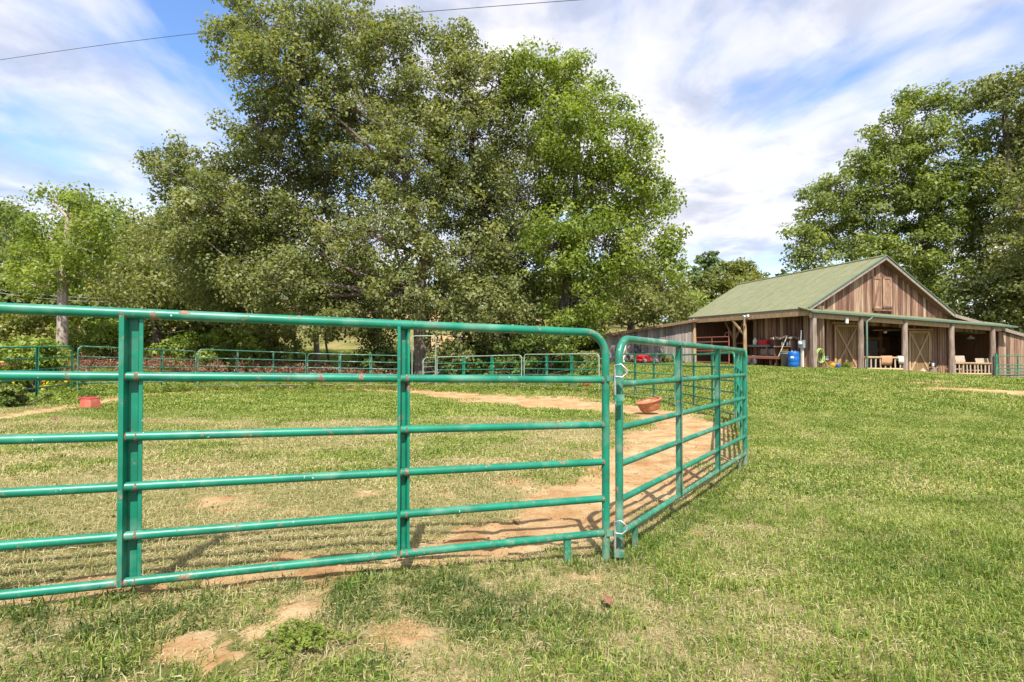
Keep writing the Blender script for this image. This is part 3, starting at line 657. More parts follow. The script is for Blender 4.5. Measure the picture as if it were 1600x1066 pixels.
# gable wall and hayloft
gw = MB(); VG = .86
u_l = EL.x+.25
gw.prism([(u_l, VG+.06, gut(0)+.1), (uk, VG+.06, gut(uk)+.1), (uk, VG+.06, ER.z-.2), (ua, VG+.06, APX.z-.2), (u_l, VG+.06, EL.z-.06)], (0, .05, 0))
gwo = gw.build('gable_wall', MT['darkwood'], brn)
def rake(u):
    return EL.z+(APX.z-EL.z)*(u-EL.x)/(ua-EL.x) if u < ua else APX.z+(ER.z-APX.z)*(u-ua)/(uk-ua)
def board(poly, d, m, parent, name='board'):
    return MB().prism(poly, d).build(name, m, parent)
u = u_l; k = 0
while u < uk-.1:
    w = .14+random.random()*.09; u1 = min(u+w, uk)
    z0 = gut(u)+.12+random.random()*.05; a_, b_ = u+.008, u1-.008; pr = .012+random.random()*.014
    tops = [(b_, VG+.06-pr, rake(b_)-.14), (a_, VG+.06-pr, rake(a_)-.14)]
    if a_ < ua < b_: tops.insert(1, (ua, VG+.06-pr, rake(ua)-.14))
    if rake(a_)-.14 > z0+.05 and rake(b_)-.14 > z0+.05:
        board([(a_, VG+.06-pr, z0), (b_, VG+.06-pr, z0)]+tops, (0, .024, 0), MT['wood'], gwo)
    u = u1; k += 1
# hayloft doors
for i, (pa, pb) in enumerate(((1364, 1378), (1380, 1394))):
    c0 = bl(pa, 482, v=VG-.02); c1 = bl(pb, 433, v=VG-.02); u0, u1, z0, z1 = c0.x, c1.x, c0.z, c1.z
    dr = MB().box(((u0+u1)/2, VG, (z0+z1)/2), (u1-u0, .03, z1-z0)).build('hayloft_door', MT['wood'], brn)
    for a_, b_ in (((u0+.06, z0), (u0+.06, z1)), ((u1-.06, z0), (u1-.06, z1)), ((u0, z1-.07), (u1, z1-.07)), ((u0, z0+.06), (u1, z0+.06)),
                   ((u0+.1, z0+.12), (u1-.1, z1-.14)) if i == 0 else ((u0+.1, z0+.12), (u1-.1, z1-.14))):
        MB().bar((a_[0], VG-.035, a_[1]), (b_[0], VG-.035, b_[1]), .13, .03, up=(0, 1, 0)).build('brace', MT['wood'], dr)
MB().box(((bl(1379, 484, v=VG).x), VG-.06, bl(1379, 485, v=VG).z), (1.5, .12, .09)).build('loft_sill', MT['wood'], brn)
# main roof: metal sheets side by side on both slopes
def roofpt(s, v):   # s=0 left eave .. 1 ridge .. 2 right kink ; v depth
    f = max(0, (v-.5)/LB); drop = -.42*f*(1 if .99 < s else s)
    if s <= 1: u0, z0 = EL.x-.18+(ua-EL.x+.18)*s, EL.z-.08+(APX.z-EL.z+.08)*s
    else: u0, z0 = ua+(uk-ua)*(s-1), APX.z+(ER.z-APX.z)*(s-1)
    return Vector((u0, v+1.7*f*(s if s <= 1 else 2-s), z0+.03+drop))
ro = MB().prism([roofpt(0, .62)-Vector((0, 0, .12)), roofpt(1, .62)-Vector((0, 0, .12)), roofpt(2, .62)-Vector((0, 0, .12)), roofpt(2, .62)-Vector((0, 0, .05)), roofpt(1, .62)-Vector((0, 0, .05)), roofpt(0, .62)-Vector((0, 0, .05))], (0, .05, 0)).build('roof', MT['greytrim'], brn)
k = MB(); k.add([roofpt(s, v)-Vector((0, 0, .15)) for v in (.66, LB) for s in (0, 1, 2)], [(0, 1, 4, 3), (1, 2, 5, 4)]); k.build('roof_deck', MT['darkwood'], ro)
ns = 14
for i in range(ns):
    v0 = .5+(LB-.45)*i/ns; v1 = .5+(LB-.45)*(i+1)/ns
    for s0, s1 in ((0, 1), (1, 2)):
        k = MB(); e = Vector((0, 0, .012*(i % 2)))
        prof = [(v0, 0), (v0+.05, .0), (v0+.07, .016), (v0+.10, .016), (v0+.12, 0), ((v0+v1)/2-.03, 0), ((v0+v1)/2-.01, .012), ((v0+v1)/2+.02, .012), ((v0+v1)/2+.04, 0), (v1+.03, 0)]
        vs = [roofpt(s, v)+Vector((0, 0, h))+e*.3 for s in (s0, s1) for v, h in prof]; n_ = len(prof)
        k.add(vs, [(j, j+1, n_+j+1, n_+j) for j in range(n_-1)]); k.build('roof_sheet', MT['roof'], ro, fixn=False)
k = MB().tube([roofpt(1, .48)+Vector((0, 0, .02)), roofpt(1, LB+.1)+Vector((0, 0, .02))], .07, 6).build('ridge_cap', MT['roof'], ro)
for s0, s1 in ((0, 1), (1, 2)):
    MB().bar(roofpt(s0, .47)-Vector((0, 0, .10)), roofpt(s1, .47)-Vector((0, 0, .10)), .05, .2).build('barge_board', MT['greytrim'], ro)
    MB().bar(roofpt(s0, .44)+Vector((0, 0, .015)), roofpt(s1, .44)+Vector((0, 0, .015)), .09, .05).build('rake_trim', MT['greentrim'], ro)
MB().bar(roofpt(0, .45)-Vector((.03, 0, .11)), roofpt(0, LB)-Vector((.03, 0, .11)), .05, .18).build('eave_board', MT['greytrim'], ro)
MB().bar(roofpt(0, .45)-Vector((.06, 0, .015)), roofpt(0, LB)-Vector((.06, 0, .015)), .07, .04).build('drip_edge', MT['greentrim'], ro)
# right lower roof continuing from the kink
RW = 18.6
k = MB(); r0, r1 = Vector((uk-.02, .45, ER.z+.02)), Vector((RW, .45, 1.95))
k.add([r0, r1, r1+Vector((0, LB, -.3)), r0+Vector((0, LB, -.3)), r0-Vector((0, 0, .07)), r1-Vector((0, 0, .07)), r1+Vector((0, LB, -.37)), r0+Vector((0, LB, -.37))],
      [(0, 1, 2, 3), (4, 5, 6, 7), (0, 1, 5, 4), (1, 2, 6, 5)]); k.build('side_roof', MT['roof'], brn)
MB().bar(r0-Vector((0, .04, .12)), r1-Vector((0, .04, .12)), .05, .2).build('barge_board', MT['greytrim'], brn)
# porch back wall with openings
VB = 1.5
wb = MB().bar((.9, VB+.12, 2.95), (16.5, VB+.12, 2.4), .08, .5).build('porch_wall', MT['darkwood'], brn)
D1 = (bu_px(1301, VB), bu_px(1338, VB)); O1 = (bu_px(1346, VB), bu_px(1411, VB)); D2 = (bu_px(1417, VB), bu_px(1450, VB)); O2 = (bu_px(1490, VB), bu_px(1548, VB))
uend = bu_px(1560, VB)
u = .45
while u < uend-.05:
    w = .20+random.random()*.08; u1 = u+w; um = (u+u1)/2
    zt = gut(um)+.25; zb = gfl(um)-.1
    if O1[0] < um < O1[1] or O2[0] < um < O2[1]: zb = gut(um)-.38
    pr = random.random()*.015
    board([(u+.006, VB-pr, zb), (u1-.006, VB-pr, zb), (u1-.006, VB-pr, zt), (u+.006, VB-pr, zt)], (0, .03, 0), MT['wood'], wb)
    if not (O1[0] < um < O1[1] or O2[0] < um < O2[1]) and random.random() < .6:
        MB().box((u1, VB-.035, (zb+zt)/2), (.05, .02, zt-zb)).build('batten', MT['wood'], wb)
    u = u1
for (u0, u1) in (D1, D2):
    z0 = gfl((u0+u1)/2)+.03; z1 = bl(1320 if u0 == D1[0] else 1432, 507 if u0 == D1[0] else 517, v=VB-.1).z
    dr = MB().box(((u0+u1)/2, VB-.07, (z0+z1)/2), (u1-u0, .02, z1-z0)).build('stable_door', MT['darkwood'], brn)
    nb = 7
    for i in range(nb):
        a_ = u0+(u1-u0)*i/nb; b_ = u0+(u1-u0)*(i+1)/nb
        MB().box(((a_+b_)/2, VB-.09-random.random()*.006, (z0+z1)/2), (b_-a_-.012, .025, z1-z0)).build('board', MT['wooddoor'], dr)
    for (xa, ya), (xb, yb) in (((u0+.08, z0+.08), (u1-.08, z1-.08)), ((u0+.08, z1-.08), (u1-.08, z0+.08)), ((u0, z1-.07), (u1, z1-.07)), ((u0, z0+.07), (u1, z0+.07)), ((u0+.06, z0+.14), (u0+.06, z1-.14)), ((u1-.06, z0+.14), (u1-.06, z1-.14))):
        MB().bar((xa, VB-.125-random.random()*.012, ya), (xb, VB-.125-random.random()*.012, yb), .12, .025, up=(0, 1, 0)).build('brace', MT['timber'], dr)
    MB().bar((u0-.2, VB-.13, z1+.08), (u1+.2, VB-.13, z1+.08), .07, .09).build('track', MT['timber'], dr)
# interior behind the openings: partitions, corrugated stall sheets, ceiling
MB().box((11.2, 8.6, .9), (12.4, .08, 4.4)).build('rear_wall', MT['darkwood'], brn)
MB().box((17.3, 4.8, .4), (.08, 7.6, 3.2)).build('right_inner_wall', MT['darkwood'], brn)
MB().box((7.9, 5.0, 2.75), (13.8, 6.8, .06), Matrix.Rotation(R(1.9), 3, 'Y')).build('loft_floor', MT['darkwood'], brn)
for j in range(6): MB().box((7.8, 2.1+j*1.1, 2.55), (13.6, .1, .2), Matrix.Rotation(R(1.9), 3, 'Y')).build('beam', MT['darkwood'], brn)
st = MB().box((8.2, 4.6, .9), (6.4, .05, .3)).build('stall_front', MT['timber'], brn)
for (u0, u1) in ((5.0, 6.6), (7.0, 8.6), (9.0, 10.6)):
    k = MB(); nn = 26; vs = []
    for i in range(nn+1): x = u0+(u1-u0)*i/nn; vs += [(x, 4.5+.02*(i % 2), -.2), (x, 4.5+.02*(i % 2), 1.55)]
    k.add(vs, [(2*i, 2*i+2, 2*i+3, 2*i+1) for i in range(nn)]); k.build('stall_sheet', MT['corr'], st)
for x in (4.9, 6.8, 8.8, 10.8): MB().box((x, 4.45, .9), (.16, .12, 2.6)).build('stall_post', MT['timber'], st)
MB().box((7.9, 4.42, 1.68), (6, .1, .18)).build('stall_beam', MT['timber'], st)
# porch roof, gutter, beam, posts
k = MB(); k.add([(-.35, -.15, gut(0)+.05), (16.4, -.15, gut(16.4)+.05), (16.4, VG+.1, gut(16.4)+.30), (-.05, VG+.1, gut(0)+.32), (-.35, -.15, gut(0)-.02), (16.4, -.15, gut(16.4)-.02), (16.4, VG+.1, gut(16.4)+.23), (-.05, VG+.1, gut(0)+.25)],
      [(0, 1, 2, 3), (4, 5, 6, 7), (0, 1, 5, 4), (1, 2, 6, 5), (0, 3, 7, 4)]); k.build('porch_roof', MT['roof'], brn)
ga, gb = Vector((-.35, -.22, gut(-.3)-.02)), Vector((16.5, -.22, gut(16.5)-.02))
MB().bar(ga, gb, .13, .12).build('gutter', MT['greentrim'], brn, .02)
MB().bar((-.2, .02, gut(0)-.2), (15.3, .02, gut(15.3)-.2), .12, .26).build('porch_beam', MT['timber'], brn)
us = [bu_px(px, 0) for px in (1344, 1413, 1486, 1550)]
for u_ in us:
    zt = gut(u_)-.06; zb = gfl(u_)-.15; n_ = 7; r0 = .145+random.random()*.025
    MB().tube([(u_+(random.random()-.5)*.03, -.02, zb+(zt-zb)*i/n_) for i in range(n_+1)], [r0*(1.16-.2*i/n_+random.random()*.05) for i in range(n_+1)], 12).build('porch_post', MT['log'], brn)
MB().box((.02, .02, 1.42), (.24, .22, 3.1)).build('corner_post', MT['log'], brn, .02)
ud = us[0]+.26
MB().tube([(ud+.35, -.24, gut(ud)-.1), (ud+.25, -.24, gut(ud)-.2), (ud, -.2, gut(ud)-.32), (ud, -.2, gfl(ud)+.0)], .05, 8).build('downspout', MT['greentrim'], brn)
MB().box((bu_px(1324, -.1), -.08, gut(3)-.33), (.16, .1, .32)).build('bracket', MT['white'], brn, .02)
# log railings
for (ua_, ub_), nbal in (((us[0]+.2, us[1]-.15), 8), ((us[2]+.2, us[3]-.15), 10)):
    zr = gfl((ua_+ub_)/2)+.02
    rl = MB().tube([(ua_-.1, 0, zr+.78), ((ua_+ub_)/2, .0, zr+.76), (ub_+.1, 0, zr+.72)], .065, 8).build('railing', MT['timber'], brn)
    MB().tube([(ua_-.1, 0, zr+.15), (ub_+.1, 0, zr+.08)], .065, 8).build('lower_rail', MT['timber'], rl)
    for i in range(nbal):
        x = ua_+(ub_-ua_)*(i+.5)/nbal+random.uniform(-.03, .03); MB().tube([(x, 0, zr+.13), (x+random.uniform(-.04, .04), .01, zr+.75)], [.045, .038], 7).build('baluster', MT['railwood'], rl)
# side wall under the left eave, posts, knee braces
US = .9
sw = MB().box((US+.1, 2.8, 1.5), (.05, 4.6, 3.6)).build('side_wall', MT['darkwood'], brn)
v = .15
while v < 5.1:
    w = .2+random.random()*.07; pr = random.random()*.02
    MB().box((US+.02-pr, v+w/2, 1.55), (.03, w-.014, 3.5)).build('board', MT['wood'], sw)
    if random.random() < .7: MB().box((US-.02, v+w, 1.55), (.02, .05, 3.5)).build('batten', MT['wood'], sw)
    v += w
pv = [bv_px(1164, 0), bv_px(1085, 0)]
eav = roofpt(0, 4).z-.2
for v_, r_ in zip(pv, (.11, .12)):
    MB().tube([(0, v_, -.15), (.0, v_, 1.5), (0, v_, eav)], [r_*1.1, r_, r_*.95], 10).build('eave_post', MT['timber'], brn)
MB().bar((.0, .2, eav-.1), (.0, LB-.2, eav-.1), .12, .24).build('eave_beam', MT['timber'], brn)
v_ = (pv[0]+pv[1])/2+.3
MB().tube([(1.6, v_, -.1), (1.6, v_, eav)], .12, 8).build('inner_post', MT['timber'], brn)
for dv in (-1, 1): MB().bar((1.6, v_+dv*.1, 1.7), (1.6, v_+dv*1.0, eav), .09, .12).build('knee_brace', MT['timber'], brn)
MB().bar((0, pv[0]+.1, 1.9), (0, pv[0]+1.15, eav-.1), .09, .12).build('knee_brace', MT['timber'], brn)
MB().bar((1.6, pv[0], eav-.05), (1.6, pv[1], eav-.05), .14, .24).build('inner_beam', MT['timber'], brn)
MB().box((4.8, 7.6, 1.6), (.06, 5.2, 3.8)).build('bay_back_wall', MT['darkwood'], brn)
def under_roof(u0, u1, v_):
    sv = lambda q: (q-EL.x+.18)/(ua-EL.x+.18)
    return MB().prism([(u0, v_, -.2), (u1, v_, -.2), (u1, v_, roofpt(sv(u1), v_).z-.16), (u0, v_, roofpt(sv(u0), v_).z-.16)], (0, .06, 0))
under_roof(.95, 4.8, 5.15).build('bay_side_wall', MT['darkwood'], brn)
under_roof(.12, 4.8, LB-.2).build('bay_end_wall', MT['darkwood'], brn)
# security lights
for px, py, uu in ((1084, 500, -.05), (1169, 493, -.1)):
    c = bl(px, py, u=uu); lf_ = MB().box(c, (.05, .12, .12)).build('security_light', MT['white'], brn)
    for s_ in (-1, 1): MB().lathe([(.0, 0), (.05, .0), (.10, .14), (.09, .15), (0, .11)], c+Vector((-.08, s_*.14, -.04)), 10, Matrix.Rotation(R(-110), 3, 'Y')).build('lamp', MT['white'], lf_)
# left wing: wall facing the camera with a roof sloping down to the left
wv = LB-.75; w0 = bl(1085, 500, v=wv); w1 = bl(938, 524, v=wv)
ww = MB().prism([(w0.x, wv+.05, -.2), (w1.x, wv+.05, -.2), (w1.x, wv+.05, w1.z), (w0.x, wv+.05, w0.z)], (0, .04, 0)).build('wing_wall', MT['darkwood'], brn)
u = w1.x
while u < w0.x-.02:
    w = .2+random.random()*.06; u1 = min(u+w, w0.x); pr = random.random()*.02
    zt = lambda q: w1.z+(w0.z-w1.z)*(q-w1.x)/(w0.x-w1.x)
    board([(u+.007, wv-pr, -.15), (u1-.007, wv-pr, -.15), (u1-.007, wv-pr, zt(u1)), (u+.007, wv-pr, zt(u))], (0, .03, 0), MT['woodgrey'], ww)
    if random.random() < .6: MB().prism([(u1-.025, wv-.035, -.15), (u1+.025, wv-.035, -.15), (u1+.025, wv-.035, zt(u1)), (u1-.025, wv-.035, zt(u1))], (0, .02, 0)).build('batten', MT['woodgrey'], ww)
    u = u1
ext = (w0-w1).normalized()*.5
k = MB(); a_, b_ = w1-ext, w0+ext*.2
k.prism([a_+Vector((0, -.45, .0)), b_+Vector((0, -.45, 0)), b_+Vector((0, -.45, .06)), a_+Vector((0, -.45, .06))], (0, 5.2, -1.3)); k.build('wing_roof', MT['roof'], brn)
MB().bar(a_+Vector((0, -.46, -.04)), b_+Vector((0, -.46, -.04)), .04, .15).build('wing_fascia', MT['darkwood'], brn)
# right wing wall
rwv = .55; u = bu_px(1560, .55)
rw_ = MB().prism([(u, rwv+.06, -1.3), (RW, rwv+.06, -1.3), (RW, rwv+.06, 1.8), (u, rwv+.06, 2.2)], (0, .04, 0)).build('right_wing_wall', MT['darkwood'], brn)
while u < RW:
    w = .2+random.random()*.06; pr = random.random()*.02; zt = 2.22-.1*(u-14.8)
    MB().box((u+w/2, rwv+.02-pr, (zt-1.2)/2), (w-.014, .03, zt+1.2)).build('board', MT['wood'], rw_)
    u += w

# ------------------------------------------------------------------ things at the barn
def bworld(p): x, y = barn_xy(p[0], p[1]); return Vector((x, y, BZ+p[2]))
def bthing(name, label, cat, u, v, z=None, rz=0, group=None):
    x, y = barn_xy(u, v); return thing(name, label, cat, (x, y, gz(x, y) if z is None else BZ+z), R(BYAW)+rz, group)
# red pipe gates in the bay
u_ = .15; va, vb = bv_px(1139, u_), bv_px(1088, u_)
t = bthing('livestock_gate', 'rust red pipe gate with raised end post across the open barn bay', 'gate', u_, va, 0)
H_ = bl(1115, 527, u=u_).z
for h in (H_, H_-.32, H_-.62, H_-.92, .12): MB().tube([(0, 0, h), (0, vb-va, h)], .03, 8).build('rail', MT['rustred'], t)
for f in (0, .5, 1): MB().tube([(0, (vb-va)*f, .05), (0, (vb-va)*f, H_)], .03, 8).build('upright', MT['rustred'], t)
zt = bl(1138, 516, u=u_).z
MB().tube([(0, 0, 0), (0, 0, zt)], .035, 8).build('end_post', MT['rustred'], t)
MB().tube([(0, 0, zt-.14), (0, .28, zt-.16), (0, .36, zt-.28), (0, .36, H_)], .03, 8).build('hoop', MT['rustred'], t)
va2 = bv_px(1165, .5); vb2 = bv_px(1150, .5)
t = bthing('livestock_gate', 'short rust red pipe gate leaning behind the pale eave post', 'gate', .5, va2, 0)
MB().tube([(0, 0, 0), (0, 0, 1.25), (0, .1, 1.35), (0, vb2-va2, 1.35), (0, vb2-va2, 0)], .03, 8).build('frame', MT['rustred'], t)
for h in (.3, .6, .9): MB().tube([(0, 0, h), (0, vb2-va2, h)], .025, 8).build('rail', MT['rustred'], t)
# flatbed trailer
c = bl(1195, 560, u=-.1)
t = bthing('flatbed_trailer', 'small wooden flatbed trailer with tyres parked under the barn eave', 'trailer', .2, c.y, 0)
tl = 1.35
bd_ = MB().box((0, 0, .52), (1.1, 2*tl, .05)).build('deck', MT['darkwood'], t)
for i in range(7): MB().box((-.5+i*.165, 0, .56), (.15, 2*tl, .03)).build('plank', MT['wood'], bd_)
MB().box((-.57, 0, .50), (.05, 2*tl+.1, .14)).build('side_rail', MT['rustred'], t)
MB().box((.45, .2, .82), (.04, 1.8, .36)).build('tailboard', MT['woodgrey'], t)
for s_ in (.75, .2):
    w_ = MB().lathe([(.12, -.09), (.27, -.09), (.31, -.05), (.31, .05), (.27, .09), (.12, .09), (.10, 0)], (-.5, s_+.5, .30), 18, Matrix.Rotation(R(90), 3, 'Y')).build('wheel', MT['tyre'], t)
    MB().lathe([(0, -.06), (.12, -.07), (.12, .07), (0, .06)], (-.5, s_+.5, .30), 12, Matrix.Rotation(R(90), 3, 'Y')).build('hub', MT['greyp'], w_)
for dv in (-.95, -.5): MB().box((-.35, dv, .28), (.1, .1, .5)).build('stand', MT['darkwood'], t)
t = bthing('workbench', 'grey topped workbench against the barn side wall behind the trailer', 'workbench', .62, bv_px(1186, .62), 0)
MB().box((0, 0, 1.18), (.5, 1.9, .12)).build('top', MT['greyp'], t)
for dv in (-.85, .85):
    for du in (-.2, .2): MB().box((du, dv, .55), (.08, .08, 1.14)).build('leg', MT['darkwood'], t)
MB().box((0, 0, .55), (.45, 1.8, .05)).build('shelf', MT['darkwood'], t)
t = bthing('toolbox', 'red toolbox on the grey workbench', 'toolbox', .62, bv_px(1194, .62), 1.245)
MB().box((0, 0, .14), (.3, .62, .28)).build('box', MT['red'], t, .02)
MB().tube([(0, -.15, .28), (0, -.13, .36), (0, .13, .36), (0, .15, .28)], .015, 6).build('handle', MT['black'], t)
t = bthing('gas_can', 'pale jug leaning on the workbench left of the red toolbox', 'can', .6, bv_px(1180, .6), 1.245)
MB().lathe([(0, 0), (.13, 0), (.14, .26), (.06, .36), (.06, .42), (0, .42)], n=12).build('body', MT['towel'], t)
MB().tube([(.04, 0, .4), (.0, -.18, .5)], .02, 6).build('spout', MT['black'], t)
# rough cupboard with bark top and jars
vc = bv_px(1227, .45)
t = bthing('cupboard', 'rough wooden cupboard with shaggy bark top beside the barrels', 'cupboard', .5, vc, 0)
MB().box((.28, 0, .8), (.05, 1.2, 1.5)).build('back', MT['darkwood'], t)
for dv in (-.6, .6): MB().box((0, dv, .75), (.5, .06, 1.5)).build('side', MT['darkwood'], t)
MB().box((-.02, 0, 1.13), (.55, 1.25, .05)).build('shelf', MT['timber'], t)
MB().box((-.0, 0, .1), (.5, 1.2, .05)).build('bottom', MT['darkwood'], t)
MB().box((-.2, -.12, .72), (.03, .5, .55)).build('panel', MT['yellow'], t)
k = MB()
for i in range(60):
    y = random.uniform(-.8, .75); x = random.uniform(-.35, .3); k.bar((x, y, 1.58+.12*(1-abs(y))+random.random()*.08), (x+random.uniform(-.25, .1), y+random.uniform(-.25, .25), 1.52+random.random()*.1), .05, .03)
tag(k.build('bark_top', MT['log'], t), kind='stuff')
for i, dv in enumerate((-.38, -.2, .0, .18)):
    j = bthing('jar', ['tall white jar on the cupboard shelf, nearest the barn corner', 'second pale jar on the cupboard shelf from the barn corner', 'third jar on the cupboard shelf, dark and squat', 'jar at the trailer end of the cupboard shelf'][i], 'jar', .42, vc+dv, 1.16)
    hh = (.30, .22, .16, .24)[i]; mm = MT['black'] if i == 2 else MT['white']
    MB().lathe([(0, 0), (.06, 0), (.065, hh*.7), (.04, hh*.85), (.04, hh), (0, hh)], n=10).build('body', mm, j); MB().lathe([(0, hh), (.045, hh), (.045, hh+.04), (0, hh+.04)], n=10).build('lid', MT['greyp'], j)
t = bthing('pole', 'pale pole leaning against the rough cupboard', 'pole', -.1, bv_px(1214, -.1), 0)
MB().tube([(-.1, .1, 0), (.3, -.45, 1.75)], .025, 7).build('shaft', MT['towel'], t); MB().tube([(.3, -.45, 1.75), (.33, -.49, 1.85)], .032, 7).build('grip', MT['black'], t)
t = bthing('trash_can', 'dark grey plastic can left of the blue barrel', 'can', -.15, bv_px(1228, -.15), 0)
MB().lathe([(0, 0), (.24, 0), (.29, .78), (.31, .80), (.31, .84), (.28, .84), (.22, .05), (0, .04)], n=20).build('body', MT['greyp'], t)
MB().lathe([(.295, .70), (.31, .71), (.31, .75), (.295, .76)], n=20).build('band', MT['greyp'], t)
t = bthing('barrel', 'bright blue plastic barrel standing at the barn corner', 'barrel', -.35, bv_px(1240, -.35), 0)
MB().lathe([(0, 0), (.24, 0), (.28, .05), (.295, .25), (.285, .28), (.30, .31), (.30, .55), (.285, .58), (.295, .61), (.28, .80), (.25, .86), (.0, .87)], n=24).build('body', MT['blue'], t)
for s_ in (-.12, .12): MB().lathe([(0, 0), (.04, 0), (.04, .03), (0, .03)], (s_, 0, .865), 10).build('bung', MT['white'], t)
MB().box((-.26, -.15, .55), (.01, .16, .10), Matrix.Rotation(R(30), 3, 'Z')).build('sticker', MT['white'], t)
t = bthing('meter_box', 'grey electric meter box on a pale post by the barn corner', 'meter box', -.15, bv_px(1253.5, -.15), 0)
MB().box((0, 0, .6), (.1, .12, 1.3)).build('post', MT['towel'], t); MB().box((-.03, 0, 1.25), (.16, .34, .42)).build('box', MT['corr'], t, .015)
MB().lathe([(0, 0), (.1, 0), (.1, .08), (.07, .12), (0, .12)], (-.11, 0, 1.3), 14, Matrix.Rotation(R(-90), 3, 'Y')).build('meter', MT['white'], t); MB().tube([(0, .1, 1.45), (.05, .1, 2.0)], .03, 7).build('conduit', MT['corr'], t)
# hose
uh = bu_px(1278, .3)
t = bthing('hose', 'coiled pale green garden hose hung beside the barn corner post', 'hose', uh, .3, 0)
k = MB(); pts = []
for i in range(24*6+1):
    a_ = i*2*math.pi/24; rr_ = .26+.03*math.sin(i*.37); pts.append((rr_*math.cos(a_), -.05-.02*(i/24), .62+rr_*1.35*math.sin(a_)-.02*math.sin(i*.9)))
pts += [(.25, -.2, .35), (.40, -.25, .12), (.7, -.3, -.02), (.9, -.32, -.03)]
k.tube(pts, .022, 6).build('coil', MT['hose'], t); MB().box((0, .02, .95), (.18, .1, .06)).build('hanger', MT['greyp'], t)
t = bthing('outlet_box', 'small pale outlet box on the porch wall by the first stable door', 'outlet box', bu_px(1292, VB-.1), VB-.08, .38)
MB().box((0, 0, .1), (.18, .09, .22)).build('box', MT['white'], t, .01); MB().box((0, -.05, .1), (.12, .02, .15)).build('cover', MT['corr'], t)
for lb, px, v_, r_, h_, m_ in (('ochre yellow bucket at the foot of the porch wall', 1300, .55, .2, .32, 'yellow'), ('small blue bucket beside the ochre yellow bucket', 1309, .5, .15, .2, 'blue')):
    u_ = bu_px(px, v_); t = bthing('bucket', lb, 'bucket', u_, v_)
    MB().lathe([(0, 0), (r_*.8, 0), (r_, h_), (r_*.93, h_), (r_*.74, .03), (0, .03)], n=18).build('body', MT[m_], t)
    MB().lathe([(r_*.98, h_-.03), (r_*1.06, h_-.025), (r_*1.06, h_), (r_*.98, h_+.005)], n=18).build('rim', MT[m_], t)
# cloths on the railings, seat pads
zr = gfl((us[0]+us[1])/2)+.02
def cloth(name, label, cat, u0, u1, zt, front, back, m_, skew=0.):
    x, y = barn_xy((u0+u1)/2, 0); t = bthing(name, label, cat, (u0+u1)/2, 0, zt)
    k = MB(); nn = 8; w = u1-u0
    prof = [(-.075, -front), (-.082, -front*.5), (-.075, -.04), (-.05, .055), (0, .078), (.05, .055), (.075, -.04), (.08, -back)]
    vs = [(-w/2+w*i/nn+skew*(1 if z < -.1 else 0)*(-z), y_+.012*math.sin(i*1.7)*(1 if z < 0 else 0), z+.015*math.sin(i*.9)*(z < -.1)) for y_, z in prof for i in range(nn+1)]
    k.add(vs, [(r_*(nn+1)+i, r_*(nn+1)+i+1, (r_+1)*(nn+1)+i+1, (r_+1)*(nn+1)+i) for r_ in range(len(prof)-1) for i in range(nn)], True)
    o = k.build('cloth', m_, t); o.modifiers.new('thick', 'SOLIDIFY').thickness = .012
    return t
cloth('saddle_blanket', 'rust orange blanket hung over the first porch railing', 'blanket', bu_px(1376, 0), bu_px(1393, 0), zr+.78, .45, .3, MT['blanket'], -.12)
cloth('towel', 'cream towel hung at the right end of the first porch railing', 'towel', bu_px(1402, 0), bu_px(1412, 0), zr+.76, .35, .2, MT['towel'])
for lb, p0, p1, py, dz in (('pale padded chair back behind the left half of the second porch railing', 1492, 1507, 556, .28), ('pale padded chair back behind the right half of the second porch railing', 1524, 1544, 560, .2)):
    u0, u1 = bu_px(p0, .45), bu_px(p1, .45); zt = bl((p0+p1)/2, py, v=.45).z; um = (u0+u1)/2; zg_ = gfl(um)-.05
    t = bthing('porch_chair', lb, 'chair', um, .5, zg_); hh = zt-zg_
    MB().box((0, -.05, hh-.2), (u1-u0, .06, .4), Matrix.Rotation(R(-10), 3, 'X')).build('backrest', MT['pad'], t, .03)
    MB().box((0, .3, .45), (u1-u0, .5, .06)).build('seat', MT['timber'], t)
    for sx in (-1, 1):
        for sy in (.08, .52): MB().box((sx*(u1-u0)*.42, sy, .22), (.05, .05, .44)).build('leg', MT['timber'], t)
        MB().bar((sx*(u1-u0)*.42, .08, .4), (sx*(u1-u0)*.42, -.03, hh-.3), .05, .05).build('back_post', MT['timber'], t)
# hanging fan and lamp in the openings
u_ = bu_px(1383, 2.2); zc = bl(1383, 515, v=2.2).z
t = bthing('ceiling_fan', 'ceiling fan with wooden blades in the first porch opening', 'fan', u_, 2.2, zc-.1)
MB().lathe([(0, 0), (.16, 0), (.18, .1), (.06, .16), (.02, .2), (.02, .55), (0, .55)], n=14).build('motor', MT['darkwood'], t)
for i in range(5):
    a_ = i*2*math.pi/5+.3; MB().box((.45*math.cos(a_), .45*math.sin(a_), .06), (.62, .15, .015), Matrix.Rotation(a_, 3, 'Z') @ Matrix.Rotation(R(10), 3, 'X')).build('blade', MT['timber'], t)
MB().lathe([(0, -.14), (.08, -.12), (.11, -.03), (.06, 0), (0, 0)], n=12).build('globe', MT['white'], t)
u_ = bu_px(1517, 2.2); zc = bl(1517, 528, v=2.2).z
t = bthing('hanging_lamp', 'white enamel lamp hanging in the second porch opening', 'lamp', u_, 2.2, zc)
MB().lathe([(.22, -.08), (.2, 0), (.07, .1), (.04, .16), (0, .16)], n=16).build('shade', MT['white'], t); MB().tube([(0, 0, .15), (0, 0, .5)], .012, 6).build('cord', MT['black'], t)
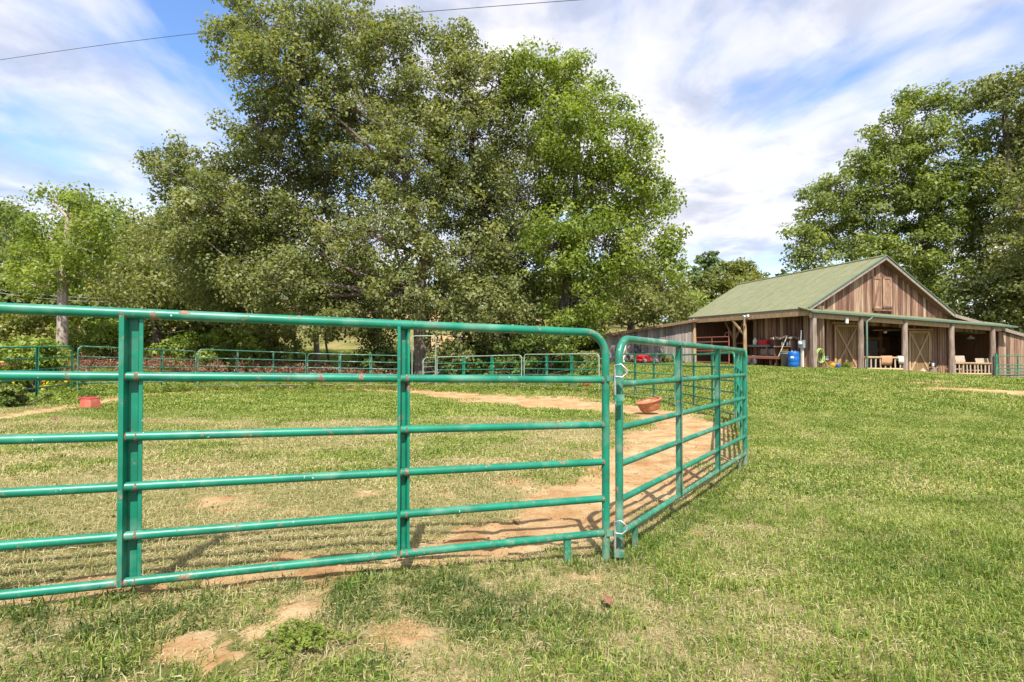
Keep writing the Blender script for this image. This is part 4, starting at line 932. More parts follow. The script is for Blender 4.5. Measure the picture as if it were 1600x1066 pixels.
# stump with things between second door and post
u_ = bu_px(1457, .8)
t = bthing('log_stump', 'rough log stump standing against the porch wall by the second stable door', 'stump', u_, .8, gfl(u_)-.05)
MB().lathe([(.25, 0), (.22, .15), (.2, .42), (.19, .44), (0, .45)], n=12).build('trunk', MT['log'], t); MB().box((.02, 0, .48), (.5, .3, .05)).build('slab', MT['timber'], t, .01)
t = bthing('saddle', 'dark leather saddle with pale patch set on the log stump', 'saddle', u_+.02, .8, gfl(u_)+.46)
k = MB(); k.lathe([(0, .3), (.1, .27), (.17, .16), (.2, .02), (.17, 0), (0, .0)], n=14).build('seat', MT['black'], t, 0)
MB().tube([(-.15, 0, .2), (-.19, 0, .36), (-.15, 0, .4)], .035, 8).build('horn', MT['black'], t); MB().box((-.18, -.12, .12), (.1, .1, .2)).build('flap', MT['white'], t, .02)
u_ = bu_px(1441, .9)
t = bthing('feed_sack', 'slumped pale feed sack at the foot of the porch wall', 'sack', u_, .9, gfl(u_)-.04)
MB().lathe([(0, 0), (.2, 0), (.23, .1), (.18, .26), (.07, .33), (.1, .38), (0, .37)], n=12).build('bag', MT['pad'], t); MB().tube([(-.07, 0, .33), (0, -.07, .335), (.07, 0, .33), (0, .07, .335), (-.07, 0, .33)], .012, 6).build('tie', MT['timber'], t)
# green gate at the right end
u0, u1 = bu_px(1558, -.3), bu_px(1640, -.3); zb_ = gfl(u0)-.1
t = bthing('farm_gate', 'green tube farm gate closing the right side of the barn porch', 'gate', u0, -.3, zb_)
ht = bl(1560, 556, v=-.3).z-zb_
for h in (.12, .28, .46, .66, .88, ht): MB().tube([(0, 0, h), (u1-u0, 0, h-.06)], .03, 8).build('rail', MT['green'], t)
for x in (0, .38*(u1-u0), u1-u0): MB().tube([(x, 0, .05), (x, 0, ht+.02)], .035, 8).build('upright', MT['green'], t)
MB().tube([(-.12, 0, -.1), (-.12, 0, ht+.15)], .05, 8).build('hinge_post', MT['green'], t)

# ------------------------------------------------------------------ red riding mower by the wing
mx_, my_ = bworld((bu_px(1000, wv-1.3), wv-1.3, 0))[:2]
t = thing('riding_mower', 'red zero turn riding mower with black seat parked by the grey barn wing', 'mower', (mx_, my_, gz(mx_, my_)), R(200))
MB().box((0, .0, .42), (.8, 1.0, .22)).build('body', MT['red'], t, .05)
MB().box((0, -.62, .45), (.62, .35, .3)).build('engine_guard', MT['red'], t, .04)
MB().box((0, .55, .20), (1.25, .75, .16)).build('deck', MT['red'], t, .04)
s_ = MB().box((0, .05, .62), (.5, .5, .12)).build('seat', MT['black'], t, .04); MB().box((0, -.22, .90), (.5, .13, .55), Matrix.Rotation(R(12), 3, 'X')).build('backrest', MT['black'], s_, .05)
for x in (-.52, .52):
    w_ = MB().lathe([(.16, -.14), (.27, -.14), (.31, -.09), (.31, .09), (.27, .14), (.16, .14), (.12, 0)], (x, -.35, .31), 20, Matrix.Rotation(R(90), 3, 'Y')).build('rear_wheel', MT['tyre'], t)
    MB().lathe([(0, -.1), (.16, -.1), (.16, .1), (0, .1)], (x, -.35, .31), 12, Matrix.Rotation(R(90), 3, 'Y')).build('rim', MT['corr'], w_)
    w_ = MB().lathe([(.06, -.08), (.14, -.08), (.16, -.04), (.16, .04), (.14, .08), (.06, .08)], (x*.8, 1.15, .16), 14, Matrix.Rotation(R(90), 3, 'Y')).build('front_wheel', MT['tyre'], t)
    MB().lathe([(0, -.06), (.07, -.06), (.07, .06), (0, .06)], (x*.8, 1.15, .16), 10, Matrix.Rotation(R(90), 3, 'Y')).build('rim', MT['corr'], w_)
    MB().tube([(x*.6, .35, .5), (x*.6, .45, .95), (x*.2, .42, 1.02)], .02, 7).build('lever', MT['black'], t)
    MB().bar((x*.75, .4, .45), (x*.8, 1.1, .32), .07, .06).build('front_arm', MT['red'], t)
MB().tube([(-.4, -.5, .45), (-.42, -.55, 1.35), (-.3, -.56, 1.45), (.3, -.56, 1.45), (.42, -.55, 1.35), (.4, -.5, .45)], .03, 8).build('roll_bar', MT['greyp'], t)
MB().box((0, -.82, .40), (.22, .04, .10)).build('badge_plate', MT['white'], t)
lx, ly = bworld((bu_px(974, wv-.4), wv-.4, 0))[:2]
t = thing('timber_post', 'pale timber board leaning on the grey wing wall left of the mower', 'board', (lx, ly, gz(lx, ly)), R(20)); MB().bar((0, 0, 0), (.35, .3, 1.5), .16, .05).build('plank', MT['towel'], t)

# ------------------------------------------------------------------ foliage
def leaves(cent, rad, per, size, seed, flat=.75, up=.5, outc=None, shape=.55):
    r = np.random.default_rng(seed); n = len(cent)
    per = np.maximum(1, (per*(rad/rad.mean())**2)).astype(int) if np.ndim(per) == 0 else per
    ix = np.repeat(np.arange(n), per); m = len(ix)
    d = r.normal(size=(m, 3)); d /= np.linalg.norm(d, axis=1, keepdims=True)
    rr = rad[ix]*(.25+.75*r.random(m)**.6)
    off = d*rr[:, None]; off[:, 2] *= flat
    p = cent[ix]+off
    nv = d*.7+r.normal(size=(m, 3))*.55; nv[:, 2] += up; nv /= np.linalg.norm(nv, axis=1, keepdims=True)
    a = r.normal(size=(m, 3)); a[:, 2] -= .3; a -= nv*(a*nv).sum(1, keepdims=True); a /= np.linalg.norm(a, axis=1, keepdims=True)
    b = np.cross(nv, a); s = size*(.6+.8*r.random(m)); a *= (s*.5)[:, None]; b *= (s*.5*shape*1.5)[:, None]; f = nv*(s*.12)[:, None]
    v = np.stack([p-a, p-b*.8+f+a*.1, p+a-f*.6, p+b*.8+f+a*.1], 1).reshape(-1, 3)
    ct = r.random(n); tint = .5+.45*(r.random(m)-.5)+.35*(ct[ix]-.5)
    return v, tint
def leafmesh(name, v, tint):
    m = bpy.data.meshes.new(name); n = len(v)//4
    m.vertices.add(len(v)); m.vertices.foreach_set('co', np.asarray(v, np.float32).ravel()); m.loops.add(4*n); m.loops.foreach_set('vertex_index', np.arange(4*n, dtype=np.int32))
    m.polygons.add(n); m.polygons.foreach_set('loop_start', np.arange(0, 4*n, 4, dtype=np.int32)); m.update(calc_edges=True)
    a = m.attributes.new('tint', 'FLOAT', 'FACE'); a.data.foreach_set('value', np.clip(tint, 0, 1).astype(np.float32)); return m
def clumps_in(lobes, dens, seed, shell=.5, crad=(.45, .95)):
    r = np.random.default_rng(seed); cs, rs, li = [], [], []
    for i, (c, e) in enumerate(lobes):
        c = np.array(c); e = np.array(e); n = max(4, int(dens*(e[0]*e[2]+e[0]*e[1]+e[1]*e[2])/3))
        d = r.normal(size=(n, 3)); d /= np.linalg.norm(d, axis=1, keepdims=True); q = shell+(1.05-shell)*r.random(n)**.8
        cs.append(c+d*e*q[:, None]); rs.append(crad[0]+(crad[1]-crad[0])*r.random(n)); li += [i]*n
    return np.concatenate(cs), np.concatenate(rs), np.array(li)
def bend(a, b, n, amp, r):
    a, b = np.array(a, float), np.array(b, float); o = r.normal(size=3)*amp*np.linalg.norm(b-a); o[2] += amp*np.linalg.norm(b-a)*.5
    return [tuple(a+(b-a)*t+o*math.sin(math.pi*t)+(r.normal(size=3)*amp*.12*np.linalg.norm(b-a) if 0 < t < 1 else 0)) for t in np.linspace(0, 1, n)]
def big_tree(name, label, base, tr, forks, lobes, dens, per, size, lm, bm, seed, group=None, shell=.45, twigs=.5, crad=(.45, .95), up=.5, flat=.75, cat='tree'):
    """forks: heights/points where limbs leave; lobes in world space"""
    r = np.random.default_rng(seed); b = np.array(base, float)
    t = thing(name, label, cat, base, 0, group)
    lob = [(np.array(c)-b, e) for c, e in lobes]
    fk = [np.array(f)-b for f in forks]
    wd = MB()
    top = fk[-1]
    path = [(0, 0, -.3)]+[tuple(f) for f in fk]
    wd.tube([path[0], (0, 0, .3)]+bend((0, 0, .8), fk[0], 4, .03, r), [tr*1.5, tr*1.2, tr*1.02, tr*.95, tr*.9, tr*.85], 12)
    for i in range(len(fk)-1): wd.tube(bend(fk[i], fk[i+1], 5, .05, r), list(np.linspace(tr*(.85-.2*i), tr*(.65-.2*i if i < 2 else .3), 5)), 9)
    cs, rs, li = clumps_in(lob, dens, seed+1, shell, crad)
    for i, (c, e) in enumerate(lob):
        f = min(fk, key=lambda q: np.linalg.norm(q-c)+3.0*max(0, q[2]-(c[2]-.55*np.hypot(q[0]-c[0], q[1]-c[1]))))
        if c[2] < f[2]-1: f = fk[0]
        w = tr*(.17+.09*r.random())
        wd.tube(bend(f, c, 6, .10, r), list(np.linspace(w*1.1, w*.22, 6)), 7)
        ids = np.where(li == i)[0]
        for j in ids:
            if r.random() < twigs:
                s = c+(r.normal(size=3)*.15*np.array(e)); wd.tube(bend(s, cs[j], 4, .1, r), [w*.32, w*.22, w*.14, .012], 5, caps=False)
    wd.build('trunk', bm, t, fixn=False)
    v, ti = leaves(cs, rs, per, size, seed+2, flat=flat, up=up)
    m = leafmesh('crown', v, ti); m.materials.append(lm); o = bpy.data.objects.new('crown', m); COL.objects.link(o); o.parent = t
    return t
def lobes_px(lst, Y, jit, seed, thick=1.0):
    r = np.random.default_rng(seed); o = []
    for q in lst:
        px, py, rx, ry = q[:4]; y = (q[4] if len(q) > 4 else Y)+r.uniform(-jit, jit); c = at(px, py, y); o.append((tuple(c), (rx/F*y, max(rx, ry)/F*y*thick*.9, ry/F*y)))
    return o
# the three great broadleaf trees behind the pen
bA = at(662, 600, 34); bA = (bA.x, bA.y, gz(bA.x, bA.y))
LA = [(262, 248, 38, 36), (300, 290, 60, 45), (335, 258, 36, 34), (335, 330, 70, 55), (290, 350, 45, 40), (355, 68, 36, 40), (400, 40, 62, 55), (430, 110, 75, 60), (475, 35, 60, 45), (545, 45, 70, 50), (610, 70, 60, 45), (410, 190, 60, 55), (500, 150, 90, 70),
      (600, 160, 85, 70), (440, 265, 90, 65), (540, 260, 100, 75), (640, 250, 85, 80), (390, 345, 75, 55), (490, 370, 85, 65), (600, 360, 80, 70), (350, 420, 80, 50), (440, 440, 85, 55), (540, 455, 90, 55), (630, 455, 60, 50), (300, 400, 45, 40), (400, 490, 60, 30), (500, 505, 60, 30), (590, 520, 40, 35), (330, 470, 40, 28)]
big_tree('oak_tree', 'huge spreading broadleaf tree left of centre with thick mottled trunk behind the arched gate', bA, .55, [at(655, 470, 34), at(668, 400, 34), at(640, 300, 34.5), at(600, 200, 35)], lobes_px(LA, 34.5, 2.6, 5), 10.5, 74, .20, MT['leaf'], MT['barklt'], 11)
bB = at(790, 600, 36); bB = (bB.x, bB.y, gz(bB.x, bB.y))
LBt = [(700, 75, 48, 45), (690, 140, 70, 60), (770, 130, 60, 50), (735, 215, 85, 70), (830, 215, 80, 70), (715, 310, 85, 70), (800, 310, 90, 75), (725, 400, 80, 65), (810, 410, 85, 65), (700, 470, 55, 45), (770, 480, 75, 50), (840, 480, 55, 50), (720, 530, 50, 35), (800, 545, 50, 35)]
big_tree('oak_tree', 'tall dark trunked broadleaf tree in the middle behind the far pen panels', bB, .48, [at(788, 480, 36), at(770, 400, 36), at(745, 300, 36), at(740, 200, 36)], lobes_px(LBt, 35.5, 2.2, 6), 10.5, 74, .20, MT['leaf'], MT['bark'], 12)
bC = at(885, 600, 35); bC = (bC.x, bC.y, gz(bC.x, bC.y))
LC = [(830, 125, 60, 45), (880, 120, 50, 42), (935, 165, 55, 50), (890, 200, 70, 60), (975, 230, 48, 50), (955, 300, 65, 60), (1000, 270, 30, 40), (890, 300, 70, 65), (1030, 305, 32, 36), (1015, 365, 52, 45), (940, 380, 75, 60), (870, 385, 65, 60), (1035, 415, 38, 36), (900, 470, 60, 48), (860, 540, 45, 36), (905, 515, 30, 28), (965, 425, 40, 36)]
big_tree('oak_tree', 'bright topped broadleaf tree at the right of the big clump, nearest the grey barn wing', bC, .42, [at(880, 500, 35), at(885, 420, 35), at(900, 330, 35), at(905, 230, 35)], lobes_px(LC, 34.5, 2.0, 7), 10.5, 74, .20, MT['leafbright'], MT['bark'], 13)
bD = at(985, 560, 49); bD = (bD.x, bD.y, gz(bD.x, bD.y))
LD = [(980, 430, 60, 34), (1040, 450, 36, 32), (985, 478, 60, 32), (940, 495, 42, 24), (1030, 485, 40, 24), (925, 465, 40, 30), (1060, 480, 26, 20)]
big_tree('leafy_tree', 'broad olive tree right behind the roof of the grey barn wing', bD, .3, [at(985, 510, 49), at(985, 480, 49), at(985, 450, 49)], lobes_px(LD, 49, 2, 27), 6.5, 60, .26, MT['leafolive'], MT['bark'], 28, crad=(.6, 1.2))
# trees right of and behind the barn
bR = at(1440, 585, 50); bR = (bR.x, bR.y, gz(bR.x, bR.y))
LR = [(1250, 375, 28, 34), (1275, 315, 32, 30), (1315, 300, 45, 32), (1300, 360, 55, 38), (1350, 255, 42, 34), (1395, 205, 45, 36), (1450, 170, 45, 36), (1400, 270, 60, 45), (1460, 235, 60, 48), (1370, 330, 65, 45), (1450, 320, 70, 50), (1360, 395, 55, 28), (1430, 390, 60, 40), (1520, 290, 60, 50), (1500, 370, 60, 48), (1270, 410, 30, 22), (1470, 440, 50, 35)]
big_tree('oak_tree', 'large broadleaf tree rising behind the barn roof to the left of its twin', bR, .6, [at(1450, 420, 50), at(1470, 330, 50), at(1440, 260, 50)], lobes_px(LR, 50, 3, 8, .9), 7.2, 62, .27, MT['leafmid'], MT['bark'], 14, crad=(.6, 1.3), flat=.55)
bS = at(1600, 590, 46); bS = (bS.x, bS.y, gz(bS.x, bS.y))
LS = [(1530, 150, 36, 26), (1580, 150, 50, 36), (1640, 170, 50, 40), (1570, 215, 60, 36), (1560, 290, 60, 45), (1630, 280, 70, 50), (1580, 370, 60, 45), (1560, 430, 60, 40), (1620, 440, 70, 60), (1530, 470, 55, 35), (1590, 500, 60, 38), (1680, 360, 60, 60), (1600, 330, 45, 45, 43.5), (1590, 400, 45, 40, 43.5), (1610, 240, 40, 40, 44)]
big_tree('oak_tree', 'tall broadleaf tree at the right edge beside the barn, reaching highest there', bS, .55, [at(1595, 430, 46), at(1590, 330, 46), at(1575, 230, 46)], lobes_px(LS, 46, 2.5, 9, .9), 8.5, 62, .27, MT['leaf'], MT['bark'], 15, crad=(.6, 1.2), flat=.55)
# left trees
bL = at(96, 545, 33); bL = (bL.x, bL.y, gz(bL.x, bL.y))
LL = [(92, 308, 26, 16), (125, 312, 26, 20), (110, 335, 40, 26), (140, 350, 28, 26), (70, 362, 36, 26), (115, 385, 48, 30), (45, 400, 40, 26), (150, 405, 32, 28), (85, 425, 55, 22), (40, 440, 34, 18)]
big_tree('tall_tree', 'tall open crowned tree with bare pale trunk at far left', bL, .30, [at(99, 440, 33), at(104, 390, 33), at(106, 340, 33)], lobes_px(LL, 33, 1.6, 10), 10, 60, .19, MT['leafbright'], MT['barkpale'], 16, crad=(.45, .9))
bM = at(244, 570, 42); bM = (bM.x, bM.y, gz(bM.x, bM.y))
LM = [(240, 370, 45, 32), (210, 410, 45, 36), (265, 410, 50, 36), (235, 450, 65, 36), (300, 450, 45, 30), (190, 460, 40, 30), (250, 495, 60, 26), (320, 490, 40, 24)]
big_tree('olive_tree', 'rounded dull olive tree with twin stems between the tall pale trunk and the huge tree', bM, .28, [at(244, 520, 42), at(243, 470, 42), at(240, 420, 42)], lobes_px(LM, 42, 2, 18), 7.5, 52, .24, MT['leafolive'], MT['barklt'], 17, crad=(.5, 1.1))
# pine and round tree seen over the barn's far end
bP = at(1098, 560, 78); bP = (bP.x, bP.y, gz(bP.x, bP.y))
LP = [(1103, 402, 16, 8), (1098, 412, 24, 8), (1108, 424, 27, 9), (1088, 432, 22, 8), (1104, 446, 30, 10), (1085, 456, 24, 9), (1110, 468, 30, 10)]
big_tree('pine_tree', 'layered pine tree standing behind the barn wing at the edge of the sky', bP, .3, [at(1098, 480, 78), at(1099, 440, 78), at(1102, 405, 78)], lobes_px(LP, 78, 1.5, 12), 7, 50, .42, MT['leafpine'], MT['bark'], 18, crad=(.6, 1.1), flat=.4)
bQ = at(1160, 560, 76); bQ = (bQ.x, bQ.y, gz(bQ.x, bQ.y))
LQ = [(1150, 425, 26, 18), (1172, 425, 22, 18), (1160, 445, 36, 20), (1178, 450, 20, 18), (1140, 455, 20, 16), (1165, 470, 34, 16)]
big_tree('round_tree', 'round yellow green tree directly behind the far end of the barn roof', bQ, .3, [at(1160, 480, 76), at(1160, 450, 76), at(1160, 430, 76)], lobes_px(LQ, 76, 1.5, 13), 6, 55, .42, MT['leafyellow'], MT['bark'], 19, crad=(.7, 1.3))
# shrubs along the far fence and thin stems
def shrub(name, label, px, py, Y, w, h, lm, seed, flowers=False, n=26, per=60, size=.13, group=None):
    c = at(px, py, Y); z0 = gz(c.x, c.y); r = np.random.default_rng(seed)
    t = thing(name, label, 'shrub', (c.x, c.y, z0), 0, group)
    cs = np.c_[r.normal(size=n)*w*.33, r.normal(size=n)*w*.25, r.random(n)*h*.85+h*.08]; k_ = 1-.55*(cs[:, 2]/h)**2; cs[:, 0] *= k_; cs[:, 1] *= k_
    rs = (.18+.2*r.random(n))*max(.6, h/1.6)
    wd = MB()
    for j in range(n): wd.tube(bend((cs[j][0]*.25, cs[j][1]*.25, -.1), cs[j], 4, .08, r), [.03, .022, .015, .006], 5, caps=False)
    wd.build('stems', MT['bark'], t, fixn=False)
    v, ti = leaves(cs, rs, per, size, seed+1)
    m = leafmesh('foliage', v, ti); m.materials.append(lm); o = bpy.data.objects.new('foliage', m); COL.objects.link(o); o.parent = t
    if flowers:
        fc = cs[cs[:, 2] < h*.55]; v, ti = leaves(fc, np.full(len(fc), .35), 9, .13, seed+5)
        v[:, 1] -= .25; m = leafmesh('flowers', v, ti); m.materials.append(MT['flower']); o = bpy.data.objects.new('flowers', m); COL.objects.link(o); o.parent = t
    return t
shrub('flowering_bush', 'leafy bush with yellow flowers behind the leftmost pen panel', 62, 612, 20.5, 2.6, 2.0, MT['leafbright'], 31, True, 46, 80, .15)
shrub('bush', 'low dark leafy bush at the left edge beside the dirt track', 12, 634, 15.8, 1.3, .55, MT['leafdark'], 32, n=18, per=60, size=.12)
shrub('bush', 'bright green bush standing left of the pale trunk', 50, 560, 36, 5, 3.2, MT['leafyellow'], 33, n=50, per=70, size=.22)
shrub('bush', 'bright green bush between the pale trunk and the near channel post', 165, 560, 37, 5, 2.8, MT['leafbright'], 34, n=50, per=70, size=.22)
shrub('bush', 'light green bush right of the near channel post above the fence', 330, 565, 37, 5, 2.6, MT['leafbright'], 35, n=50, per=70, size=.22)
shrub('bush', 'light green bush beyond the back fence beneath the huge tree', 425, 565, 42, 5, 2.8, MT['leafyellow'], 36, n=50, per=70, size=.22)
shrub('bush', 'dark bush right of the arched gate beneath the middle tree', 740, 585, 34, 5, 2.4, MT['leaf'], 37, n=60, per=80, size=.2)
shrub('bush', 'shaggy dark bush at the foot of the dark trunk', 830, 585, 33.5, 5, 2.8, MT['leafdark'], 38, n=60, per=80, size=.2)
shrub('bush', 'dark bush left of the arched gate beneath the huge tree', 590, 585, 35, 4.5, 1.9, MT['leafdark'], 39, n=55, per=80, size=.2)
shrub('bush', 'grey green bush just left of the barn wing', 922, 575, 33, 1.6, 1.1, MT['leafolive'], 40, n=26, per=60, size=.15)
shrub('weeds', 'tuft of tall green weeds at the grey wing wall right of the mower', 1042, 564, 38.5, 2.2, .7, MT['leafolive'], 42, n=30, per=60, size=.12)
shrub('bush', 'pale green bush peeping over the wing roof at the barn eave', 1075, 500, 52, 3.5, 5.2, MT['leafbright'], 43, n=50, per=60, size=.25)
shrub('porch_plant', 'low green plant at the foot of the first stable door', 1322, 577, 30.6, .5, .28, MT['leafbright'], 44, n=10, per=40, size=.07)
for i, (px, Y, h, r_, lb) in enumerate(((462, 44, 6, .16, 'thin dark trunk left of a thicker grey one beyond the back fence'), (494, 44, 5.5, .26, 'thick pale grey trunk beyond the back fence under the huge tree'), (516, 43, 4.5, .10, 'thin crooked trunk with broken top beyond the back fence'), (278, 45, 6, .09, 'thin pale sapling right of the near channel post'), (335, 44, 5, .08, 'thin forked sapling beyond the back fence at left'))):
    c = at(px, 575, Y); z0 = gz(c.x, c.y); r = np.random.default_rng(60+i)
    t = thing('sapling', lb, 'tree', (c.x, c.y, z0))
    top = (r.normal()*.4, r.normal()*.3, h); MB().tube(bend((0, 0, -.2), top, 7, .035, r), list(np.linspace(r_, r_*.55, 7)), 8).build('trunk', MT['barkpale'] if i in (1, 3) else MT['barklt'], t, fixn=False)
    cs = np.array(top)+r.normal(size=(14, 3))*np.array([1.4, 1.2, .9]); k = MB()
    for c_ in cs: k.tube(bend((top[0]*.8, top[1]*.8, h*.8), c_, 4, .08, r), [r_*.4, r_*.3, r_*.2, .01], 5, caps=False)
    k.build('limbs', MT['barklt'], t, fixn=False)
    v, ti = leaves(cs, np.full(14, .6), 55, .2, 70+i); m = leafmesh('crown', v, ti); m.materials.append(MT['leafolive']); o = bpy.data.objects.new('crown', m); COL.objects.link(o); o.parent = t

# far woodland on the hill: reads as one mass
def woodland():
    r = np.random.default_rng(99); VS = {k_: [] for k_ in ('leafdark', 'leafolive', 'leafyellow', 'leafbright')}; wd = MB()
    spots = []
    for _ in range(210):
        Y = r.uniform(58, 120); px = r.uniform(-250, 1200) if r.random() < .75 else r.uniform(1200, 2000)
        x = (px-800)/F*Y; h = r.uniform(9, 15)*(1.0 if px < 420 else .62 if px < 1230 else .8); spots.append((x, Y, h))
    for _ in range(70):
        Y = r.uniform(50, 60); px = r.uniform(-250, 400); spots.append(((px-800)/F*Y, Y, r.uniform(2.5, 6)))
    for _ in range(60):
        Y = r.uniform(43, 52); px = r.uniform(-200, 440); spots.append(((px-800)/F*Y, Y, r.uniform(2.2, 4.5)))
    for x, y, h in spots:
        z = gz(x, y); n = int(7+h*1.3); w = h*.34
        cs = np.c_[x+r.normal(size=n)*w*.6, y+r.normal(size=n)*w*.6, z+h*(.22+.75*r.random(n))]; q = (cs[:, 2]-z)/h
        cs[:, 0] = x+(cs[:, 0]-x)*(1.15-q*.7); cs[:, 1] = y+(cs[:, 1]-y)*(1.15-q*.7)
        kind = r.choice(['leafdark', 'leafolive', 'leafyellow', 'leafbright'], p=[.3, .33, .12, .25])
        v, ti = leaves(cs, np.full(n, h*.14), 42, .42, int(r.integers(1e6))); VS[kind].append((v, ti))
        wd.tube([(x, y, z-.5), (x, y, z+h*.7)], [h*.018, h*.008], 6, caps=False)
    vs = []; ts = []; mi = []; names = list(VS)
    for i, k_ in enumerate(names):
        for v, ti in VS[k_]: vs.append(v); ts.append(ti); mi.append(np.full(len(ti), i))
    m = leafmesh('woodland', np.concatenate(vs), np.concatenate(ts)); m.polygons.foreach_set('material_index', np.concatenate(mi).astype(np.int32))
    for k_ in names: m.materials.append(MT[k_])
    o = bpy.data.objects.new('woodland', m); COL.objects.link(o); tag(o, kind='stuff')
    tag(wd.build('woodland_trunks', MT['barklt'], None, fixn=False), kind='stuff')
woodland()
# strip of red-brown dried weeds beyond the back fence
def weeds():
    r = np.random.default_rng(123); n = 330; px = r.uniform(-60, 640, n); Y = r.uniform(31, 37, n)-(px < 130)*8
    x = (px-800)/F*Y; z = gz_np(x, Y); cs = np.c_[x, Y, z+.25+.55*r.random(n)]
    v, ti = leaves(cs, np.full(n, .42), 55, .11, 124, up=.1); m = leafmesh('dried_weeds', v, ti); m.materials.append(MT['weed'])
    o = bpy.data.objects.new('dried_weeds', m); COL.objects.link(o); tag(o, kind='stuff')
    n = 500; px = r.uniform(-100, 960, n); Y = np.interp(px, [-100, 113, 306, 481, 626, 815, 935], [14.2, 18.9, 24, 28, 29.7, 28.6, 25])+r.normal(size=n)*.5
    x = (px-800)/F*Y; z = gz_np(x, Y); cs = np.c_[x, Y, z+.08+.12*r.random(n)]
    v, ti = leaves(cs, np.full(n, .22), 45, .08, 125, up=.2); m = leafmesh('fence_weeds', v, ti); m.materials.append(MT['leafbright'])
    o = bpy.data.objects.new('fence_weeds', m); COL.objects.link(o); tag(o, kind='stuff')
weeds()
# stacks of old lumber beyond the arched gate
t0 = at(690, 585, 33.5); zt0 = gz(t0.x, t0.y)
LBL = ['grey weathered pole lying lowest in the lumber pile by the arched gate', 'pale pole across the middle of the lumber pile by the arched gate', 'crooked dark pole sloping over the lumber pile by the arched gate', 'short grey pole at the left of the lumber pile by the arched gate', 'long bleached pole on top of the lumber pile by the arched gate']
for i in range(5):
    c = Vector((t0.x-1.0+i*.35, t0.y+.2*i, zt0+.12+.13*i)); t = thing('lumber_pole', LBL[i], 'pole', c, R(random.uniform(-14, 14)), 'lumber poles piled by the arched gate')
    l_ = (3.2, 3.6, 2.8, 1.6, 3.9)[i]; MB().tube([(-l_/2, 0, -.02*i), (0, .03, .04), (l_/2, 0, -.05+.1*(i == 2))], [.09, .08, .06], 8).build('log', MT['barkpale'] if i in (1, 4) else MT['woodgrey'], t)
# brown brush pile at left beyond the fence
t0 = at(268, 575, 29); z0 = gz(t0.x, t0.y); k = MB()
for i in range(150):
    x = random.gauss(0, 1.0); h = .5*math.exp(-x*x*.5)*random.random(); a_ = random.uniform(-.5, .5)
    k.tube([(x-.5*math.cos(a_), random.gauss(0, .35), h), (x, random.gauss(0, .3), h+.08), (x+.5*math.cos(a_), random.gauss(0, .35), h+random.uniform(-.1, .15))], .018, 4, caps=False)
t = thing('brush_pile', 'low pile of reddish brown cut brush beyond the fence right of the red tub', 'brush pile', (t0.x, t0.y, z0)); tag(k.build('sticks', MT['weed'], t, fixn=False), kind='stuff')
k.v = []; 
# power line and farther wires
a, b = at(-60, 103, 30), at(930, -2, 19)
t = thing('power_line', 'dark overhead cable crossing the top left of the sky', 'cable', a)
sg = [a+(b-a)*s-Vector((0, 0, .45*math.sin(math.pi*s))) for s in np.linspace(0, 1, 24)]
off = at(460, 48, sg[12].y).z-sg[12].z
MB().tube([p-a+Vector((0, 0, off*math.sin(math.pi*i/23))) for i, p in enumerate(sg)], .013, 6).build('wire', MT['wire'], t)
for lb, pa, pb, Y in (('thin pale wire crossing the trees at far left, upper of two', (-20, 450), (215, 466), 41), ('thin pale wire crossing the trees at far left, lower of two', (-20, 455), (215, 472), 41),
                      ('thin wire above the barn wing, highest of three', (925, 460), (1180, 474), 60), ('thin wire above the barn wing, middle of three', (925, 468), (1180, 482), 60), ('thin wire above the barn wing, lowest of three', (925, 476), (1180, 490), 60)):
    a, b = at(*pa, Y), at(*pb, Y); t = thing('wire', lb, 'cable', a, 0, 'thin wires across the background')
    MB().tube([(b-a)*s-Vector((0, 0, .25*math.sin(math.pi*s))) for s in np.linspace(0, 1, 12)], .016, 5).build('strand', MT['galv'], t)
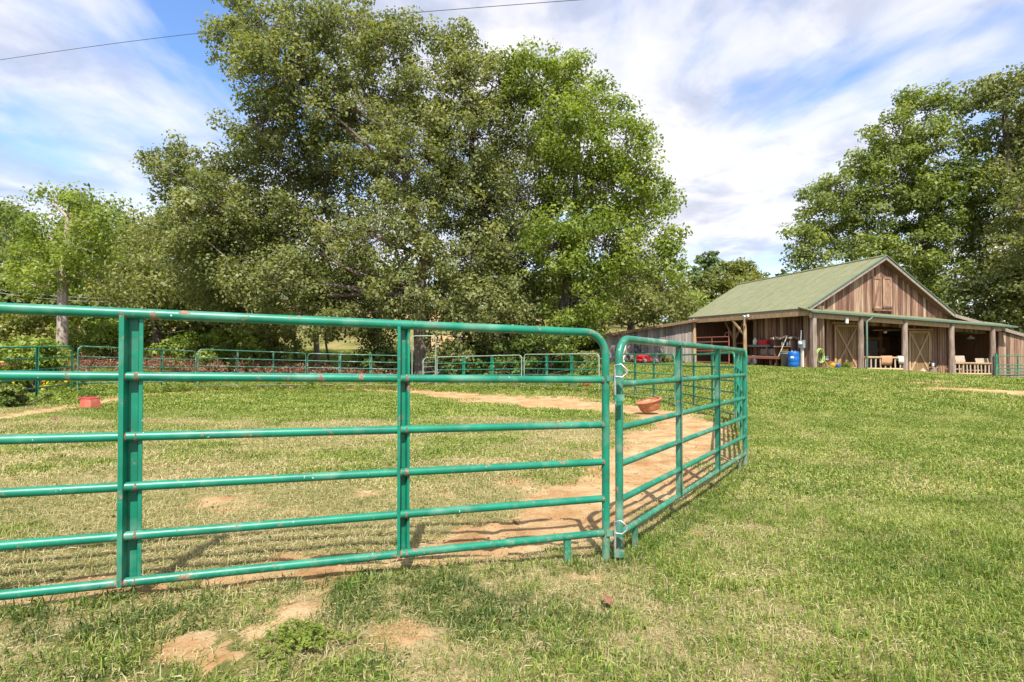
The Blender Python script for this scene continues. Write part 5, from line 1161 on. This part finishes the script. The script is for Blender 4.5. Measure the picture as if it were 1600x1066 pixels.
# small things in the near grass
def lump(name, label, cat, px, py, r_, m_, seed):
    x, y = gpx(px, py); p = groundpts(np.array([x]), np.array([y]))[0]; rr_ = random.Random(seed); b_ = bmesh.new(); bmesh.ops.create_icosphere(b_, subdivisions=3, radius=1)
    for v in b_.verts: v.co = Vector((v.co.x*r_*1.3, v.co.y*r_, v.co.z*r_*.6))*(1+.35*mnoise.noise(v.co*1.9+Vector((seed, 0, 0)))+.18*mnoise.noise(v.co*5+Vector((0, seed, 0))))
    m = bpy.data.meshes.new(name); b_.to_mesh(m); b_.free(); m.materials.append(m_); o = bpy.data.objects.new(name, m); COL.objects.link(o); o.location = (p[0], p[1], p[2]+r_*.45); tag(o, label, cat)
lump('dung_lump', 'small dark brown lump lying on the lawn at right', 'lump', 1491, 836, .035, MT['dung'], 3)
def dead_leaf(label, px, py, s, rz, lift=.05):
    x, y = gpx(px, py); p = groundpts(np.array([x]), np.array([y]))[0]
    pr = [(0, -.5, 0), (.22, -.3, .05), (.38, -.02, .16), (.3, .25, .1), (.12, .34, .04), (0, .6, .1), (-.14, .33, .05), (-.3, .22, .14), (-.36, -.05, .2), (-.2, -.32, .06)]
    k = MB(); k.add([(0, 0, -.03)]+pr, [(0, i+1, (i+1) % 10+1) for i in range(10)], True); k.v = [(a_*s, b_*s, c_*s) for a_, b_, c_ in k.v]
    o = k.build('dead_leaf', MT['deadleaf']); o.location = (p[0], p[1], p[2]+lift); o.rotation_euler = (R(20), R(12), rz); o.modifiers.new('thick', 'SOLIDIFY').thickness = .001
    tag(o, label, 'leaf', 'fallen dead leaves')
dead_leaf('brown curled leaf lying in the grass just right of the near panel junction', 948, 952, .09, .4)
dead_leaf('dark red leaf lying on the bare dirt behind the nearest panel', 805, 815, .10, 1.4, .02)
dead_leaf('small brown leaf on the pen grass at left below the red tub', 84, 658, .16, .9, .06)
# clover clump
def clover():
    x, y = gpx(472, 1010); p = groundpts(np.array([x]), np.array([y]))[0]; r = np.random.default_rng(5); n = 240
    t = thing('clover_clump', 'round clump of bright green clover in the left foreground', 'plant', tuple(p))
    a_ = r.random(n)*6.283; d = .15*r.random(n)**.6*(1+.35*np.sin(3*a_+1)+.2*np.sin(7*a_)); cs = np.c_[d*np.cos(a_)*1.2, d*np.sin(a_)*1.2, .018+.03*np.clip(1-(d/.17)**2, 0, 1)+.022*r.random(n)]
    v, ti = leaves(cs, np.full(n, .012), 6, .017, 6, up=2.0, shape=.75); m = leafmesh('leaflets', v, ti); m.materials.append(MT['leafbright']); o = bpy.data.objects.new('leaflets', m); COL.objects.link(o); o.parent = t
    k = MB()
    for c_ in cs[::3]: k.tube([(c_[0]*.7, c_[1]*.7, -.01), tuple(c_)], .0012, 4, caps=False)
    k.build('stems', MT['crab'], t, fixn=False)
clover()
